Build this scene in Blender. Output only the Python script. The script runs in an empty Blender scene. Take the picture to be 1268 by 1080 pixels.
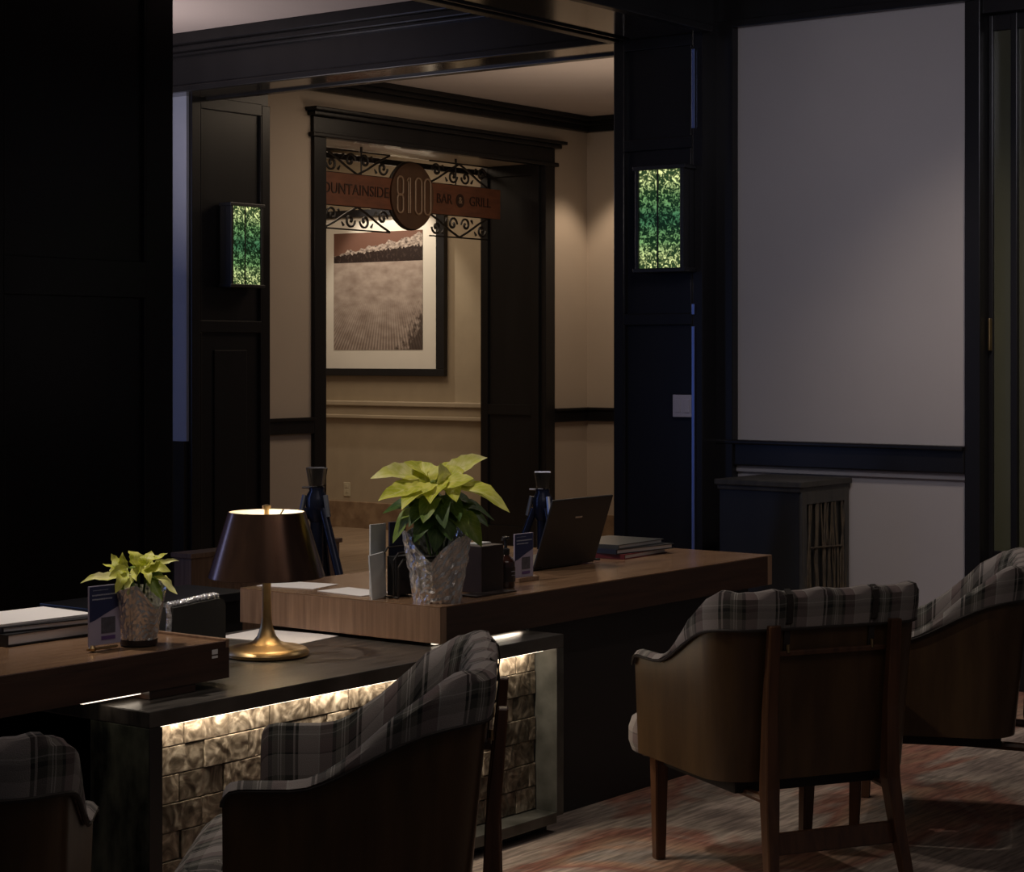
import bpy, bmesh, math, random
from mathutils import Vector, Matrix
random.seed(7)
C = bpy.context.scene.collection
PI = math.pi
SN = bpy.context.scene

# ------------------------------------------------------------------ camera, world, lights, exposure
# room axes: X = along the desk (away to the right), Y = away to the left; camera stands at the origin
CA, SA = 0.797, 0.604
cam = bpy.data.cameras.new('camera'); camo = bpy.data.objects.new('camera', cam); C.objects.link(camo)
camo.location = (0, 0, 1.45)
camo.rotation_euler = (PI/2, 0, math.atan2(SA, CA) - PI/2)
cam.sensor_width = 36; cam.lens = 36*2491/1268; cam.shift_y = -100/1268
cam.clip_start = 0.05; cam.clip_end = 100
SN.camera = camo
SN.view_settings.view_transform = 'Standard'
SN.view_settings.look = 'None'
SN.view_settings.gamma = 1
SN.view_settings.use_curve_mapping = False
SN.view_settings.exposure = 0.0
w = bpy.data.worlds.new('world'); SN.world = w; w.use_nodes = True
w.node_tree.nodes['Background'].inputs[0].default_value = (0.75, 0.75, 0.80, 1)
w.node_tree.nodes['Background'].inputs[1].default_value = 0.045

def cw(X, Z):
    """point right X, ahead Z of the camera -> room coordinates"""
    return (SA*X + CA*Z, -CA*X + SA*Z)

def look(o, target):
    d = Vector(target) - o.location
    o.rotation_euler = d.to_track_quat('-Z', 'Y').to_euler()

def area(name, loc, target, sx, sy, power, col, spread=180):
    l = bpy.data.lights.new(name, 'AREA'); l.shape = 'RECTANGLE'; l.size = sx; l.size_y = sy
    l.energy = power; l.color = col; l.spread = math.radians(spread)
    o = bpy.data.objects.new(name, l); C.objects.link(o); o.location = loc; look(o, target); return o

def spot(name, loc, target, power, col, deg, blend=0.6, rad=0.05):
    l = bpy.data.lights.new(name, 'SPOT'); l.energy = power; l.color = col
    l.spot_size = math.radians(deg); l.spot_blend = blend; l.shadow_soft_size = rad
    o = bpy.data.objects.new(name, l); C.objects.link(o); o.location = loc; look(o, target); return o

WARM = (1.0, 0.78, 0.56); NEUT = (1.0, 0.88, 0.76); BLUE = (0.28, 0.42, 1.0)
spot('downlight_lamp', (3.3, 4.55, 3.1), (4.5, 4.15, 0.7), 120, NEUT, 75, 0.8)
spot('downlight_lamp', (6.0, 4.7, 3.2), (5.9, 4.1, 0.7), 45, NEUT, 75, 0.8)
spot('downlight_lamp', (3.3, 4.6, 3.2), (3.35, 4.1, 0.7), 50, NEUT, 65, 0.8)
spot('downlight_lamp', (6.4, 3.0, 3.15), (6.2, 3.0, 0.0), 46, NEUT, 95, 0.9)
spot('downlight_lamp', (3.1, 3.2, 3.2), (3.2, 2.9, 0.5), 34, NEUT, 62, 0.9)
spot('wall_washer_lamp', (6.9, 2.9, 3.2), (8.17, 3.5, 0.7), 95, (1.0, 0.82, 0.70), 70, 1.0, 0.12)
spot('vestibule_lamp', (12.30, 8.45, 3.15), (12.45, 8.65, 0.8), 48, WARM, 72, 0.5)
area('vestibule_glow', (10.3, 7.4, 3.2), (10.3, 7.4, 0), 1.6, 1.0, 22, WARM)
spot('picture_lamp', (12.22, 10.75, 3.15), (12.45, 10.75, 1.9), 62, (1.0, 0.86, 0.68), 78, 0.4, 0.03)
area('corridor_glow', (11.2, 10.6, 3.2), (11.2, 10.6, 0), 1.2, 1.2, 22, WARM)
area('window_daylight', (3.5, 6.9, 1.5), (4.2, 4.4, 0.9), 0.25, 1.8, 6, BLUE)
area('window_daylight', (4.8, 9.2, 2.0), (8.17, 8.8, 1.9), 0.8, 2.0, 10, BLUE)
area('ceiling_fill', (6.9, 8.2, 2.3), (7.3, 7.9, 3.27), 0.6, 0.6, 14, (1.0, 0.86, 0.82))  # added fill hidden behind the near pillar, brightens the main ceiling; no real fixture
area('vestibule_ceiling_fill', (10.2, 7.0, 2.2), (10.4, 7.2, 3.27), 1.0, 1.0, 8, WARM)  # added fill that lifts the vestibule ceiling, stands for no fixture
area('lounge_glow', (5.6, 3.2, 3.1), (8.17, 4.4, 1.9), 1.0, 1.0, 9, (0.92, 0.88, 1.0), 110)  # added fill to lift the painted right wall
area('lounge_glow', (3.6, 1.6, 3.2), (4.6, 2.6, 0), 3.0, 2.0, 13, (1.0, 0.86, 0.78))

# ------------------------------------------------------------------ materials
def mat(name, col, rough=0.5, metal=0.0, var=0.0, vscale=6.0, stretch=(1, 1, 1), col2=None, bump=0.0, bscale=40.0,
        spec=0.5, trans=0.0, emit=None, estr=0.0, coat=0.0, alpha=1.0, ior=1.5):
    m = bpy.data.materials.new(name); m.use_nodes = True
    nt = m.node_tree; b = nt.nodes['Principled BSDF']
    b.inputs['Base Color'].default_value = (*col, 1)
    b.inputs['Roughness'].default_value = rough
    b.inputs['Metallic'].default_value = metal
    b.inputs['Specular IOR Level'].default_value = spec
    b.inputs['Transmission Weight'].default_value = trans
    b.inputs['Coat Weight'].default_value = coat
    b.inputs['IOR'].default_value = ior
    b.inputs['Alpha'].default_value = alpha
    if emit:
        b.inputs['Emission Color'].default_value = (*emit, 1); b.inputs['Emission Strength'].default_value = estr
    tc = nt.nodes.new('ShaderNodeTexCoord'); mp = nt.nodes.new('ShaderNodeMapping')
    mp.inputs['Scale'].default_value = stretch
    nt.links.new(tc.outputs['Object'], mp.inputs[0])
    n = nt.nodes.new('ShaderNodeTexNoise'); n.inputs['Scale'].default_value = vscale; n.inputs['Detail'].default_value = 5
    nt.links.new(mp.outputs[0], n.inputs['Vector'])
    r = nt.nodes.new('ShaderNodeValToRGB')
    c2 = col2 if col2 else tuple(max(0, c*(1-var)) for c in col)
    r.color_ramp.elements[0].position = 0.35; r.color_ramp.elements[0].color = (*c2, 1)
    r.color_ramp.elements[1].position = 0.65; r.color_ramp.elements[1].color = (*col, 1)
    nt.links.new(n.outputs['Fac'], r.inputs[0]); nt.links.new(r.outputs[0], b.inputs['Base Color'])
    if bump:
        nb = nt.nodes.new('ShaderNodeTexNoise'); nb.inputs['Scale'].default_value = bscale; nb.inputs['Detail'].default_value = 4
        nt.links.new(mp.outputs[0], nb.inputs['Vector'])
        bp = nt.nodes.new('ShaderNodeBump'); bp.inputs['Strength'].default_value = bump; bp.inputs['Distance'].default_value = 0.01
        nt.links.new(nb.outputs['Fac'], bp.inputs['Height']); nt.links.new(bp.outputs[0], b.inputs['Normal'])
    return m

M = {}
M['lacquer'] = mat('black_lacquered_wood', (0.013, 0.0125, 0.0135), 0.30, var=0.25, vscale=5, stretch=(1, 1, .15), spec=0.28)
M['bluereflection'] = mat('blue_reflection_steel', (0.35, 0.45, 0.8), 0.3, 0.9, var=0.1)  # blue window reflection on the pillar groove, put into the metal's colour
M['soffitpale'] = mat('satin_pale_soffit', (0.55, 0.47, 0.38), 0.3, spec=0.8, var=0.05)
M['soffit'] = mat('glossy_black_soffit', (0.03, 0.026, 0.022), 0.12, var=0.2, spec=0.9)
M['beige'] = mat('beige_wall_paint', (0.42, 0.35, 0.285), 0.8, var=0.06, vscale=2, bump=0.03, bscale=200)
M['greige'] = mat('greige_wall_paint', (0.36, 0.34, 0.335), 0.8, var=0.06, vscale=1.5, bump=0.03, bscale=200)
M['bluegrey'] = mat('blue_grey_wall_paint', (0.30, 0.33, 0.42), 0.7, var=0.06)
M['olive'] = mat('olive_gold_wall_paint', (0.42, 0.35, 0.25), 0.6, var=0.08)
M['ceiling'] = mat('ceiling_paint', (0.50, 0.44, 0.42), 0.85, var=0.05, vscale=1.5)
M['stonebase'] = mat('tan_marble', (0.34, 0.24, 0.15), 0.35, col2=(0.20, 0.13, 0.08), vscale=9, bump=0.05)
M['oak'] = mat('oak_veneer', (0.30, 0.185, 0.115), 0.34, col2=(0.20, 0.118, 0.072), vscale=9, stretch=(7, 7, .4), spec=0.5, bump=0.03, bscale=60)
M['oaktop'] = mat('oak_veneer_top', (0.26, 0.155, 0.088), 0.20, col2=(0.18, 0.102, 0.058), vscale=8, stretch=(.5, 7, 7), spec=0.6, bump=0.02, bscale=60)
M['darkshadedoak'] = mat('dark_shaded_oak_veneer', (0.060, 0.030, 0.020), 0.35, col2=(0.038, 0.02, 0.014), vscale=9, stretch=(.5, 7, 7))  # desk oak with the shade of its unlit front put into the colour
M['slate'] = mat('black_slate_top', (0.075, 0.066, 0.058), 0.34, col2=(0.028, 0.025, 0.022), vscale=10, stretch=(.6, 4, 1), bump=0.08, bscale=30, spec=0.6)
M['greenmarble'] = mat('green_black_marble', (0.14, 0.15, 0.11), 0.25, col2=(0.02, 0.024, 0.02), vscale=14, stretch=(1, 1, .5), bump=0.02)
M['greymarble'] = mat('grey_marble_trim', (0.08, 0.08, 0.07), 0.3, col2=(0.035, 0.035, 0.03), vscale=12)
M['blackpanel'] = mat('black_panel', (0.008, 0.008, 0.009), 0.5, var=0.2)
M['leather'] = mat('walnut_brown_shell', (0.080, 0.045, 0.020), 0.32, col2=(0.052, 0.028, 0.013), vscale=7, stretch=(3, 3, .5), bump=0.03, bscale=120)
M['walnut'] = mat('walnut_frame', (0.095, 0.042, 0.020), 0.32, col2=(0.055, 0.024, 0.012), vscale=9, stretch=(6, 6, .5))
M['underseat'] = mat('black_seat_webbing', (0.012, 0.010, 0.009), 0.7, var=0.2)
M['strap'] = mat('dark_fabric_strap', (0.025, 0.018, 0.014), 0.7, var=0.3)
M['brass'] = mat('antique_brass', (0.52, 0.38, 0.20), 0.34, 1.0, col2=(0.42, 0.29, 0.14), vscale=14, bump=0.02)
M['bronze'] = mat('dark_bronze_shade', (0.17, 0.09, 0.056), 0.22, 0.85, col2=(0.09, 0.05, 0.036), vscale=5, stretch=(3, 3, .3))
M['whitein'] = mat('white_shade_lining', (0.85, 0.8, 0.7), 0.6, var=0.03)
M['bulb'] = mat('lit_bulb', (1, 1, 1), 0.5, emit=(1, 0.78, 0.5), estr=7)
M['led'] = mat('lit_led_strip', (1, 1, 1), 0.5, emit=(1, 0.84, 0.66), estr=5)
M['led2'] = mat('dim_led_strip', (1, 1, 1), 0.5, emit=(1, 0.84, 0.66), estr=1.4)
M['foil'] = mat('silver_foil', (0.88, 0.85, 0.82), 0.24, 0.75, col2=(0.62, 0.59, 0.56), vscale=25, stretch=(1, 1, .3), bump=0.8, bscale=52)
M['chrome'] = mat('crinkled_chrome', (0.95, 0.95, 0.95), 0.2, 0.7, var=0.2, vscale=60, bump=1.0, bscale=90)
M['steel'] = mat('brushed_steel', (0.6, 0.6, 0.62), 0.3, 1.0, var=0.2)
M['iron'] = mat('black_wrought_iron', (0.012, 0.010, 0.009), 0.5, var=0.2)
M['blackplastic'] = mat('black_plastic', (0.014, 0.014, 0.016), 0.4, var=0.2)
M['laptop'] = mat('dark_grey_laptop_lid', (0.022, 0.020, 0.020), 0.42, 0.2, var=0.2)
M['paper'] = mat('white_paper', (0.78, 0.75, 0.73), 0.8, var=0.04, vscale=3)
M['card'] = mat('grey_white_card', (0.60, 0.61, 0.60), 0.7, var=0.08, vscale=30)
M['bluecard'] = mat('navy_card', (0.02, 0.028, 0.07), 0.5, var=0.2)
M['signboard'] = mat('rust_brown_sign_board', (0.17, 0.062, 0.032), 0.5, col2=(0.12, 0.045, 0.024), vscale=7, stretch=(1, 1, 4))
M['medallion'] = mat('brown_medallion', (0.085, 0.042, 0.022), 0.5, col2=(0.065, 0.032, 0.018), vscale=7)
M['darkletter'] = mat('dark_sign_letter', (0.035, 0.014, 0.009), 0.5, var=0.2)
M['tanletter'] = mat('tan_sign_number', (0.30, 0.20, 0.13), 0.45, var=0.15)
M['amber'] = mat('dark_amber_glass', (0.035, 0.012, 0.008), 0.08, spec=0.8, var=0.2)
M['boxbrown'] = mat('dark_brown_box', (0.022, 0.012, 0.010), 0.5, var=0.2)
M['greycover'] = mat('grey_folder_cover', (0.05, 0.053, 0.052), 0.3, var=0.15)
M['redcover'] = mat('dark_red_folder', (0.12, 0.012, 0.015), 0.45, var=0.15)
M['bag'] = mat('charcoal_leather', (0.05, 0.05, 0.046), 0.42, var=0.15, bump=0.05, bscale=200)
M['clear'] = mat('clear_acrylic', (0.9, 0.93, 0.95), 0.05, trans=1.0, var=0.02, ior=1.3)
M['plate'] = mat('pale_switch_plate', (0.42, 0.40, 0.46), 0.3, var=0.05)
M['cream'] = mat('cream_outlet_plate', (0.55, 0.50, 0.36), 0.4, var=0.05)
M['mat_board'] = mat('white_picture_mat', (0.78, 0.75, 0.68), 0.8, var=0.03)
M['signblue'] = mat('navy_print', (0.022, 0.03, 0.095), 0.45, var=0.1)
M['signlilac'] = mat('lilac_print', (0.40, 0.36, 0.48), 0.45, var=0.06)
M['signpurple'] = mat('purple_print', (0.13, 0.07, 0.22), 0.45, var=0.1)
M['signgrey'] = mat('grey_print', (0.10, 0.095, 0.12), 0.45, var=0.3, vscale=120)
M['signtext'] = mat('pale_print', (0.40, 0.42, 0.52), 0.5, var=0.2, vscale=300)
M['soil'] = mat('dark_soil', (0.02, 0.014, 0.01), 0.95, var=0.4, bump=0.5)
M['stem'] = mat('green_stem', (0.05, 0.09, 0.02), 0.6, var=0.3)
M['twig'] = mat('brown_twig', (0.075, 0.055, 0.03), 0.6, col2=(0.035, 0.026, 0.015), vscale=20)
M['charcoalwood'] = mat('charcoal_cabinet_wood', (0.011, 0.011, 0.010), 0.42, var=0.3, vscale=7, stretch=(1, 1, .2))
M['charcoalpale'] = mat('weathered_cabinet_trim', (0.042, 0.039, 0.032), 0.5, col2=(0.02, 0.019, 0.016), vscale=14, stretch=(2, 2, .4))
M['tripod'] = mat('navy_black_metal', (0.018, 0.022, 0.045), 0.22, 0.4, var=0.2)
M['rugpatch'] = None

def glass_pane_mat():
    m = mat('greenish_reflection_door_glass', (0.07, 0.072, 0.045), 0.2, spec=0.9, var=0.3, vscale=2, stretch=(1, 1, .3)); return m  # greenish light mirrored in the glass, put into its base colour
M['doorglass'] = glass_pane_mat()
M['dusk'] = mat('dusk_window_pane', (0.01, 0.02, 0.06), 0.1, emit=(0.12, 0.25, 1.0), estr=0.045)

def leaf_mat(name, ca, cb, vein):
    m = bpy.data.materials.new(name); m.use_nodes = True; nt = m.node_tree; b = nt.nodes['Principled BSDF']
    uv = nt.nodes.new('ShaderNodeTexCoord'); sp = nt.nodes.new('ShaderNodeSeparateXYZ'); nt.links.new(uv.outputs['UV'], sp.inputs[0])
    n = nt.nodes.new('ShaderNodeTexNoise'); n.inputs['Scale'].default_value = 26; nt.links.new(uv.outputs['Object'], n.inputs['Vector'])
    r = nt.nodes.new('ShaderNodeValToRGB')
    r.color_ramp.elements[0].position = 0.38; r.color_ramp.elements[0].color = (*ca, 1)
    r.color_ramp.elements[1].position = 0.64; r.color_ramp.elements[1].color = (*cb, 1)
    nt.links.new(n.outputs['Fac'], r.inputs[0])
    # side veins: stripes running obliquely from the midrib (u = along, v = across)
    ab = nt.nodes.new('ShaderNodeMath'); ab.operation = 'ABSOLUTE'; nt.links.new(sp.outputs[1], ab.inputs[0])
    mu = nt.nodes.new('ShaderNodeMath'); mu.operation = 'MULTIPLY_ADD'; mu.inputs[1].default_value = -0.7
    nt.links.new(ab.outputs[0], mu.inputs[0]); nt.links.new(sp.outputs[0], mu.inputs[2])
    sc = nt.nodes.new('ShaderNodeMath'); sc.operation = 'MULTIPLY'; sc.inputs[1].default_value = 44; nt.links.new(mu.outputs[0], sc.inputs[0])
    sn = nt.nodes.new('ShaderNodeMath'); sn.operation = 'SINE'; nt.links.new(sc.outputs[0], sn.inputs[0])
    gt = nt.nodes.new('ShaderNodeMath'); gt.operation = 'GREATER_THAN'; gt.inputs[1].default_value = 0.93; nt.links.new(sn.outputs[0], gt.inputs[0])
    mr = nt.nodes.new('ShaderNodeMath'); mr.operation = 'LESS_THAN'; mr.inputs[1].default_value = 0.035; nt.links.new(ab.outputs[0], mr.inputs[0])
    mx = nt.nodes.new('ShaderNodeMath'); mx.operation = 'MAXIMUM'; nt.links.new(gt.outputs[0], mx.inputs[0]); nt.links.new(mr.outputs[0], mx.inputs[1])
    ml = nt.nodes.new('ShaderNodeMath'); ml.operation = 'MULTIPLY'; ml.inputs[1].default_value = 0.45; nt.links.new(mx.outputs[0], ml.inputs[0])
    mix = nt.nodes.new('ShaderNodeMix'); mix.data_type = 'RGBA'
    nt.links.new(ml.outputs[0], mix.inputs[0]); nt.links.new(r.outputs[0], mix.inputs[6]); mix.inputs[7].default_value = (*vein, 1)
    nt.links.new(mix.outputs[2], b.inputs['Base Color'])
    b.inputs['Roughness'].default_value = 0.5; b.inputs['Subsurface Weight'].default_value = 0.0
    tr = nt.nodes.new('ShaderNodeBsdfTranslucent'); nt.links.new(mix.outputs[2], tr.inputs[0])
    ms = nt.nodes.new('ShaderNodeMixShader'); ms.inputs[0].default_value = 0.25
    nt.links.new(b.outputs[0], ms.inputs[1]); nt.links.new(tr.outputs[0], ms.inputs[2])
    nt.links.new(ms.outputs[0], nt.nodes['Material Output'].inputs[0])
    return m
M['bract'] = leaf_mat('yellow_green_bract', (0.50, 0.54, 0.03), (0.76, 0.74, 0.14), (0.82, 0.80, 0.36))
M['bractpale'] = leaf_mat('pale_cream_bract', (0.66, 0.66, 0.14), (0.86, 0.82, 0.40), (0.55, 0.6, 0.10))
M['leaf'] = leaf_mat('dark_green_leaf', (0.035, 0.085, 0.012), (0.07, 0.14, 0.02), (0.14, 0.22, 0.05))
M['leafmid'] = leaf_mat('mid_green_leaf', (0.13, 0.22, 0.025), (0.24, 0.32, 0.04), (0.34, 0.4, 0.12))

def plaid_mat():
    m = bpy.data.materials.new('grey_plaid_wool'); m.use_nodes = True; nt = m.node_tree; b = nt.nodes['Principled BSDF']
    uv = nt.nodes.new('ShaderNodeTexCoord'); sp = nt.nodes.new('ShaderNodeSeparateXYZ'); nt.links.new(uv.outputs['UV'], sp.inputs[0])
    L = (0.36, 0.32, 0.30, 1); D = (0.032, 0.033, 0.032, 1); G = (0.145, 0.14, 0.12, 1); W = (0.42, 0.40, 0.37, 1); P = (0.19, 0.145, 0.14, 1)
    def warp(out, per, seq):
        a = nt.nodes.new('ShaderNodeMath'); a.operation = 'MULTIPLY'; a.inputs[1].default_value = 1/per; nt.links.new(out, a.inputs[0])
        f = nt.nodes.new('ShaderNodeMath'); f.operation = 'FRACT'; nt.links.new(a.outputs[0], f.inputs[0])
        r = nt.nodes.new('ShaderNodeValToRGB'); r.color_ramp.interpolation = 'CONSTANT'
        e = r.color_ramp.elements
        e[0].position = 0; e[0].color = seq[0][1]; e[1].position = seq[1][0]; e[1].color = seq[1][1]
        for p, c in seq[2:]:
            q = e.new(p); q.color = c
        nt.links.new(f.outputs[0], r.inputs[0]); return r.outputs[0]
    cu = warp(sp.outputs[0], 0.15, [(0, L), (0.20, D), (0.25, L), (0.28, D), (0.40, G), (0.46, W), (0.475, G), (0.50, W), (0.515, G), (0.60, D), (0.66, P), (0.86, W), (0.88, L)])
    cv = warp(sp.outputs[1], 0.13, [(0, L), (0.30, G), (0.45, D), (0.52, G), (0.58, W), (0.60, G), (0.68, P), (0.90, D), (0.93, L)])
    mix = nt.nodes.new('ShaderNodeMix'); mix.data_type = 'RGBA'; mix.inputs[0].default_value = 0.36
    nt.links.new(cu, mix.inputs[6]); nt.links.new(cv, mix.inputs[7])
    n = nt.nodes.new('ShaderNodeTexNoise'); n.inputs['Scale'].default_value = 500; nt.links.new(uv.outputs['UV'], n.inputs['Vector'])
    mm = nt.nodes.new('ShaderNodeMix'); mm.data_type = 'RGBA'; mm.blend_type = 'MULTIPLY'; mm.inputs[0].default_value = 0.45
    nt.links.new(mix.outputs[2], mm.inputs[6]); nt.links.new(n.outputs['Fac'], mm.inputs[7])
    nt.links.new(mm.outputs[2], b.inputs['Base Color'])
    b.inputs['Roughness'].default_value = 0.9; b.inputs['Specular IOR Level'].default_value = 0.15
    bp = nt.nodes.new('ShaderNodeBump'); bp.inputs['Strength'].default_value = 0.25; bp.inputs['Distance'].default_value = 0.004
    nt.links.new(n.outputs['Fac'], bp.inputs['Height']); nt.links.new(bp.outputs[0], b.inputs['Normal'])
    return m
M['plaid'] = plaid_mat()

def tile_mat():
    m = bpy.data.materials.new('swirled_silver_stone_tile'); m.use_nodes = True; nt = m.node_tree; b = nt.nodes['Principled BSDF']
    g = nt.nodes.new('ShaderNodeNewGeometry'); oi = nt.nodes.new('ShaderNodeObjectInfo')
    sc = nt.nodes.new('ShaderNodeVectorMath'); sc.operation = 'SCALE'; sc.inputs[0].default_value = (7, 3, 5); nt.links.new(oi.outputs['Random'], sc.inputs['Scale'])
    ad = nt.nodes.new('ShaderNodeVectorMath'); nt.links.new(g.outputs['Position'], ad.inputs[0]); nt.links.new(sc.outputs[0], ad.inputs[1])
    n = nt.nodes.new('ShaderNodeTexNoise'); n.inputs['Scale'].default_value = 12; n.inputs['Detail'].default_value = 4; n.inputs['Distortion'].default_value = 3.2
    nt.links.new(ad.outputs[0], n.inputs['Vector'])
    wv = nt.nodes.new('ShaderNodeTexWave'); wv.inputs['Scale'].default_value = 6; wv.inputs['Distortion'].default_value = 9; wv.inputs['Detail'].default_value = 2; wv.inputs['Detail Scale'].default_value = 2.2
    nt.links.new(ad.outputs[0], wv.inputs['Vector'])
    r = nt.nodes.new('ShaderNodeValToRGB')
    r.color_ramp.elements[0].position = 0.30; r.color_ramp.elements[0].color = (0.055, 0.042, 0.03, 1)
    r.color_ramp.elements[1].position = 0.70; r.color_ramp.elements[1].color = (0.46, 0.40, 0.31, 1)
    e = r.color_ramp.elements.new(0.5); e.color = (0.17, 0.138, 0.10, 1)
    nt.links.new(n.outputs['Fac'], r.inputs[0]); 
    hs = nt.nodes.new('ShaderNodeHueSaturation'); mr = nt.nodes.new('ShaderNodeMapRange')
    mr.inputs[3].default_value = 0.55; mr.inputs[4].default_value = 1.45; nt.links.new(oi.outputs['Random'], mr.inputs[0])
    nt.links.new(mr.outputs[0], hs.inputs['Value']); nt.links.new(r.outputs[0], hs.inputs['Color'])
    nt.links.new(hs.outputs[0], b.inputs['Base Color'])
    b.inputs['Roughness'].default_value = 0.28; b.inputs['Metallic'].default_value = 0.35
    bp = nt.nodes.new('ShaderNodeBump'); bp.inputs['Strength'].default_value = 0.5; bp.inputs['Distance'].default_value = 0.005
    nt.links.new(wv.outputs['Fac'], bp.inputs['Height']); nt.links.new(bp.outputs[0], b.inputs['Normal'])
    return m
M['tile'] = tile_mat()

def floor_mat():
    m = bpy.data.materials.new('painterly_carpet'); m.use_nodes = True; nt = m.node_tree; b = nt.nodes['Principled BSDF']
    tc = nt.nodes.new('ShaderNodeTexCoord')
    def noise(scale, stretch, rot, detail=6, dist=0.0):
        mp = nt.nodes.new('ShaderNodeMapping'); mp.inputs['Scale'].default_value = stretch; mp.inputs['Rotation'].default_value = (0, 0, rot)
        nt.links.new(tc.outputs['Object'], mp.inputs[0])
        n = nt.nodes.new('ShaderNodeTexNoise'); n.inputs['Scale'].default_value = scale; n.inputs['Detail'].default_value = detail; n.inputs['Distortion'].default_value = dist
        nt.links.new(mp.outputs[0], n.inputs['Vector']); return n.outputs['Fac']
    ra = 0.75
    a = noise(0.85, (1, 1.9, 1), ra, 4, 0.8); f = noise(9, (1, 9, 1), ra + .15, 8); d = noise(0.9, (1.6, 1, 1), ra + 2.0, 5, .8)
    r = nt.nodes.new('ShaderNodeValToRGB'); e = r.color_ramp.elements
    e[0].position = 0.30; e[0].color = (0.085, 0.065, 0.055, 1); e[1].position = 0.80; e[1].color = (0.24, 0.18, 0.12, 1)
    for p, c in [(0.42, (0.20, 0.16, 0.14, 1)), (0.50, (0.26, 0.215, 0.18, 1)), (0.555, (0.20, 0.09, 0.066, 1)), (0.62, (0.25, 0.155, 0.105, 1)), (0.68, (0.19, 0.165, 0.145, 1))]:
        q = e.new(p); q.color = c
    nt.links.new(a, r.inputs[0])
    mx = nt.nodes.new('ShaderNodeMix'); mx.data_type = 'RGBA'; mx.blend_type = 'OVERLAY'; mx.inputs[0].default_value = 0.5
    rr = nt.nodes.new('ShaderNodeValToRGB'); rr.color_ramp.elements[0].position = 0.36; rr.color_ramp.elements[0].color = (.12, .11, .11, 1)
    rr.color_ramp.elements[1].position = 0.66; rr.color_ramp.elements[1].color = (.85, .83, .8, 1)
    nt.links.new(f, rr.inputs[0]); nt.links.new(r.outputs[0], mx.inputs[6]); nt.links.new(rr.outputs[0], mx.inputs[7])
    m2 = nt.nodes.new('ShaderNodeMix'); m2.data_type = 'RGBA'; m2.blend_type = 'MIX'
    rd = nt.nodes.new('ShaderNodeValToRGB'); rd.color_ramp.elements[0].position = 0.58; rd.color_ramp.elements[0].color = (0, 0, 0, 1)
    rd.color_ramp.elements[1].position = 0.64; rd.color_ramp.elements[1].color = (.7, .7, .7, 1)
    nt.links.new(d, rd.inputs[0]); nt.links.new(rd.outputs[0], m2.inputs[0]); nt.links.new(mx.outputs[2], m2.inputs[6]); m2.inputs[7].default_value = (0.05, 0.042, 0.04, 1)
    nt.links.new(m2.outputs[2], b.inputs['Base Color']); b.inputs['Roughness'].default_value = 0.85; b.inputs['Specular IOR Level'].default_value = 0.2
    bp = nt.nodes.new('ShaderNodeBump'); bp.inputs['Strength'].default_value = 0.3; nt.links.new(f, bp.inputs['Height']); nt.links.new(bp.outputs[0], b.inputs['Normal'])
    return m
M['floor'] = floor_mat()

def sconce_mat():
    m = bpy.data.materials.new('backlit_green_glass'); m.use_nodes = True; nt = m.node_tree; b = nt.nodes['Principled BSDF']
    tc = nt.nodes.new('ShaderNodeTexCoord')
    v = nt.nodes.new('ShaderNodeTexVoronoi'); v.feature = 'DISTANCE_TO_EDGE'; v.inputs['Scale'].default_value = 34; nt.links.new(tc.outputs['Object'], v.inputs['Vector'])
    n = nt.nodes.new('ShaderNodeTexNoise'); n.inputs['Scale'].default_value = 52; n.inputs['Detail'].default_value = 5; n.inputs['Distortion'].default_value = 1.2; nt.links.new(tc.outputs['Object'], n.inputs['Vector'])
    sp = nt.nodes.new('ShaderNodeSeparateXYZ'); nt.links.new(tc.outputs['Object'], sp.inputs[0])
    ab = nt.nodes.new('ShaderNodeMath'); ab.operation = 'ABSOLUTE'; nt.links.new(sp.outputs[2], ab.inputs[0])
    zr = nt.nodes.new('ShaderNodeValToRGB'); e = zr.color_ramp.elements
    e[0].position = 0.02; e[0].color = (0.010, 0.034, 0.018, 1); e[1].position = 0.21; e[1].color = (0.17, 0.20, 0.10, 1)
    q = e.new(0.11); q.color = (0.035, 0.075, 0.032, 1)
    nt.links.new(ab.outputs[0], zr.inputs[0])
    s = nt.nodes.new('ShaderNodeValToRGB'); s.color_ramp.elements[0].position = 0.48; s.color_ramp.elements[0].color = (0.12, 0.2, 0.12, 1)
    s.color_ramp.elements[1].position = 0.66; s.color_ramp.elements[1].color = (5.5, 5.0, 4.2, 1)
    nt.links.new(n.outputs['Fac'], s.inputs[0])
    mu = nt.nodes.new('ShaderNodeMix'); mu.data_type = 'RGBA'; mu.blend_type = 'MULTIPLY'; mu.inputs[0].default_value = 1
    nt.links.new(zr.outputs[0], mu.inputs[6]); nt.links.new(s.outputs[0], mu.inputs[7])
    b.inputs['Base Color'].default_value = (0.02, 0.05, 0.03, 1); b.inputs['Roughness'].default_value = 0.15
    nt.links.new(mu.outputs[2], b.inputs['Emission Color']); b.inputs['Emission Strength'].default_value = 1.3
    bp = nt.nodes.new('ShaderNodeBump'); bp.inputs['Strength'].default_value = 0.8; nt.links.new(v.outputs[0], bp.inputs['Height']); nt.links.new(bp.outputs[0], b.inputs['Normal'])
    return m
M['sconce'] = sconce_mat()

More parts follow.
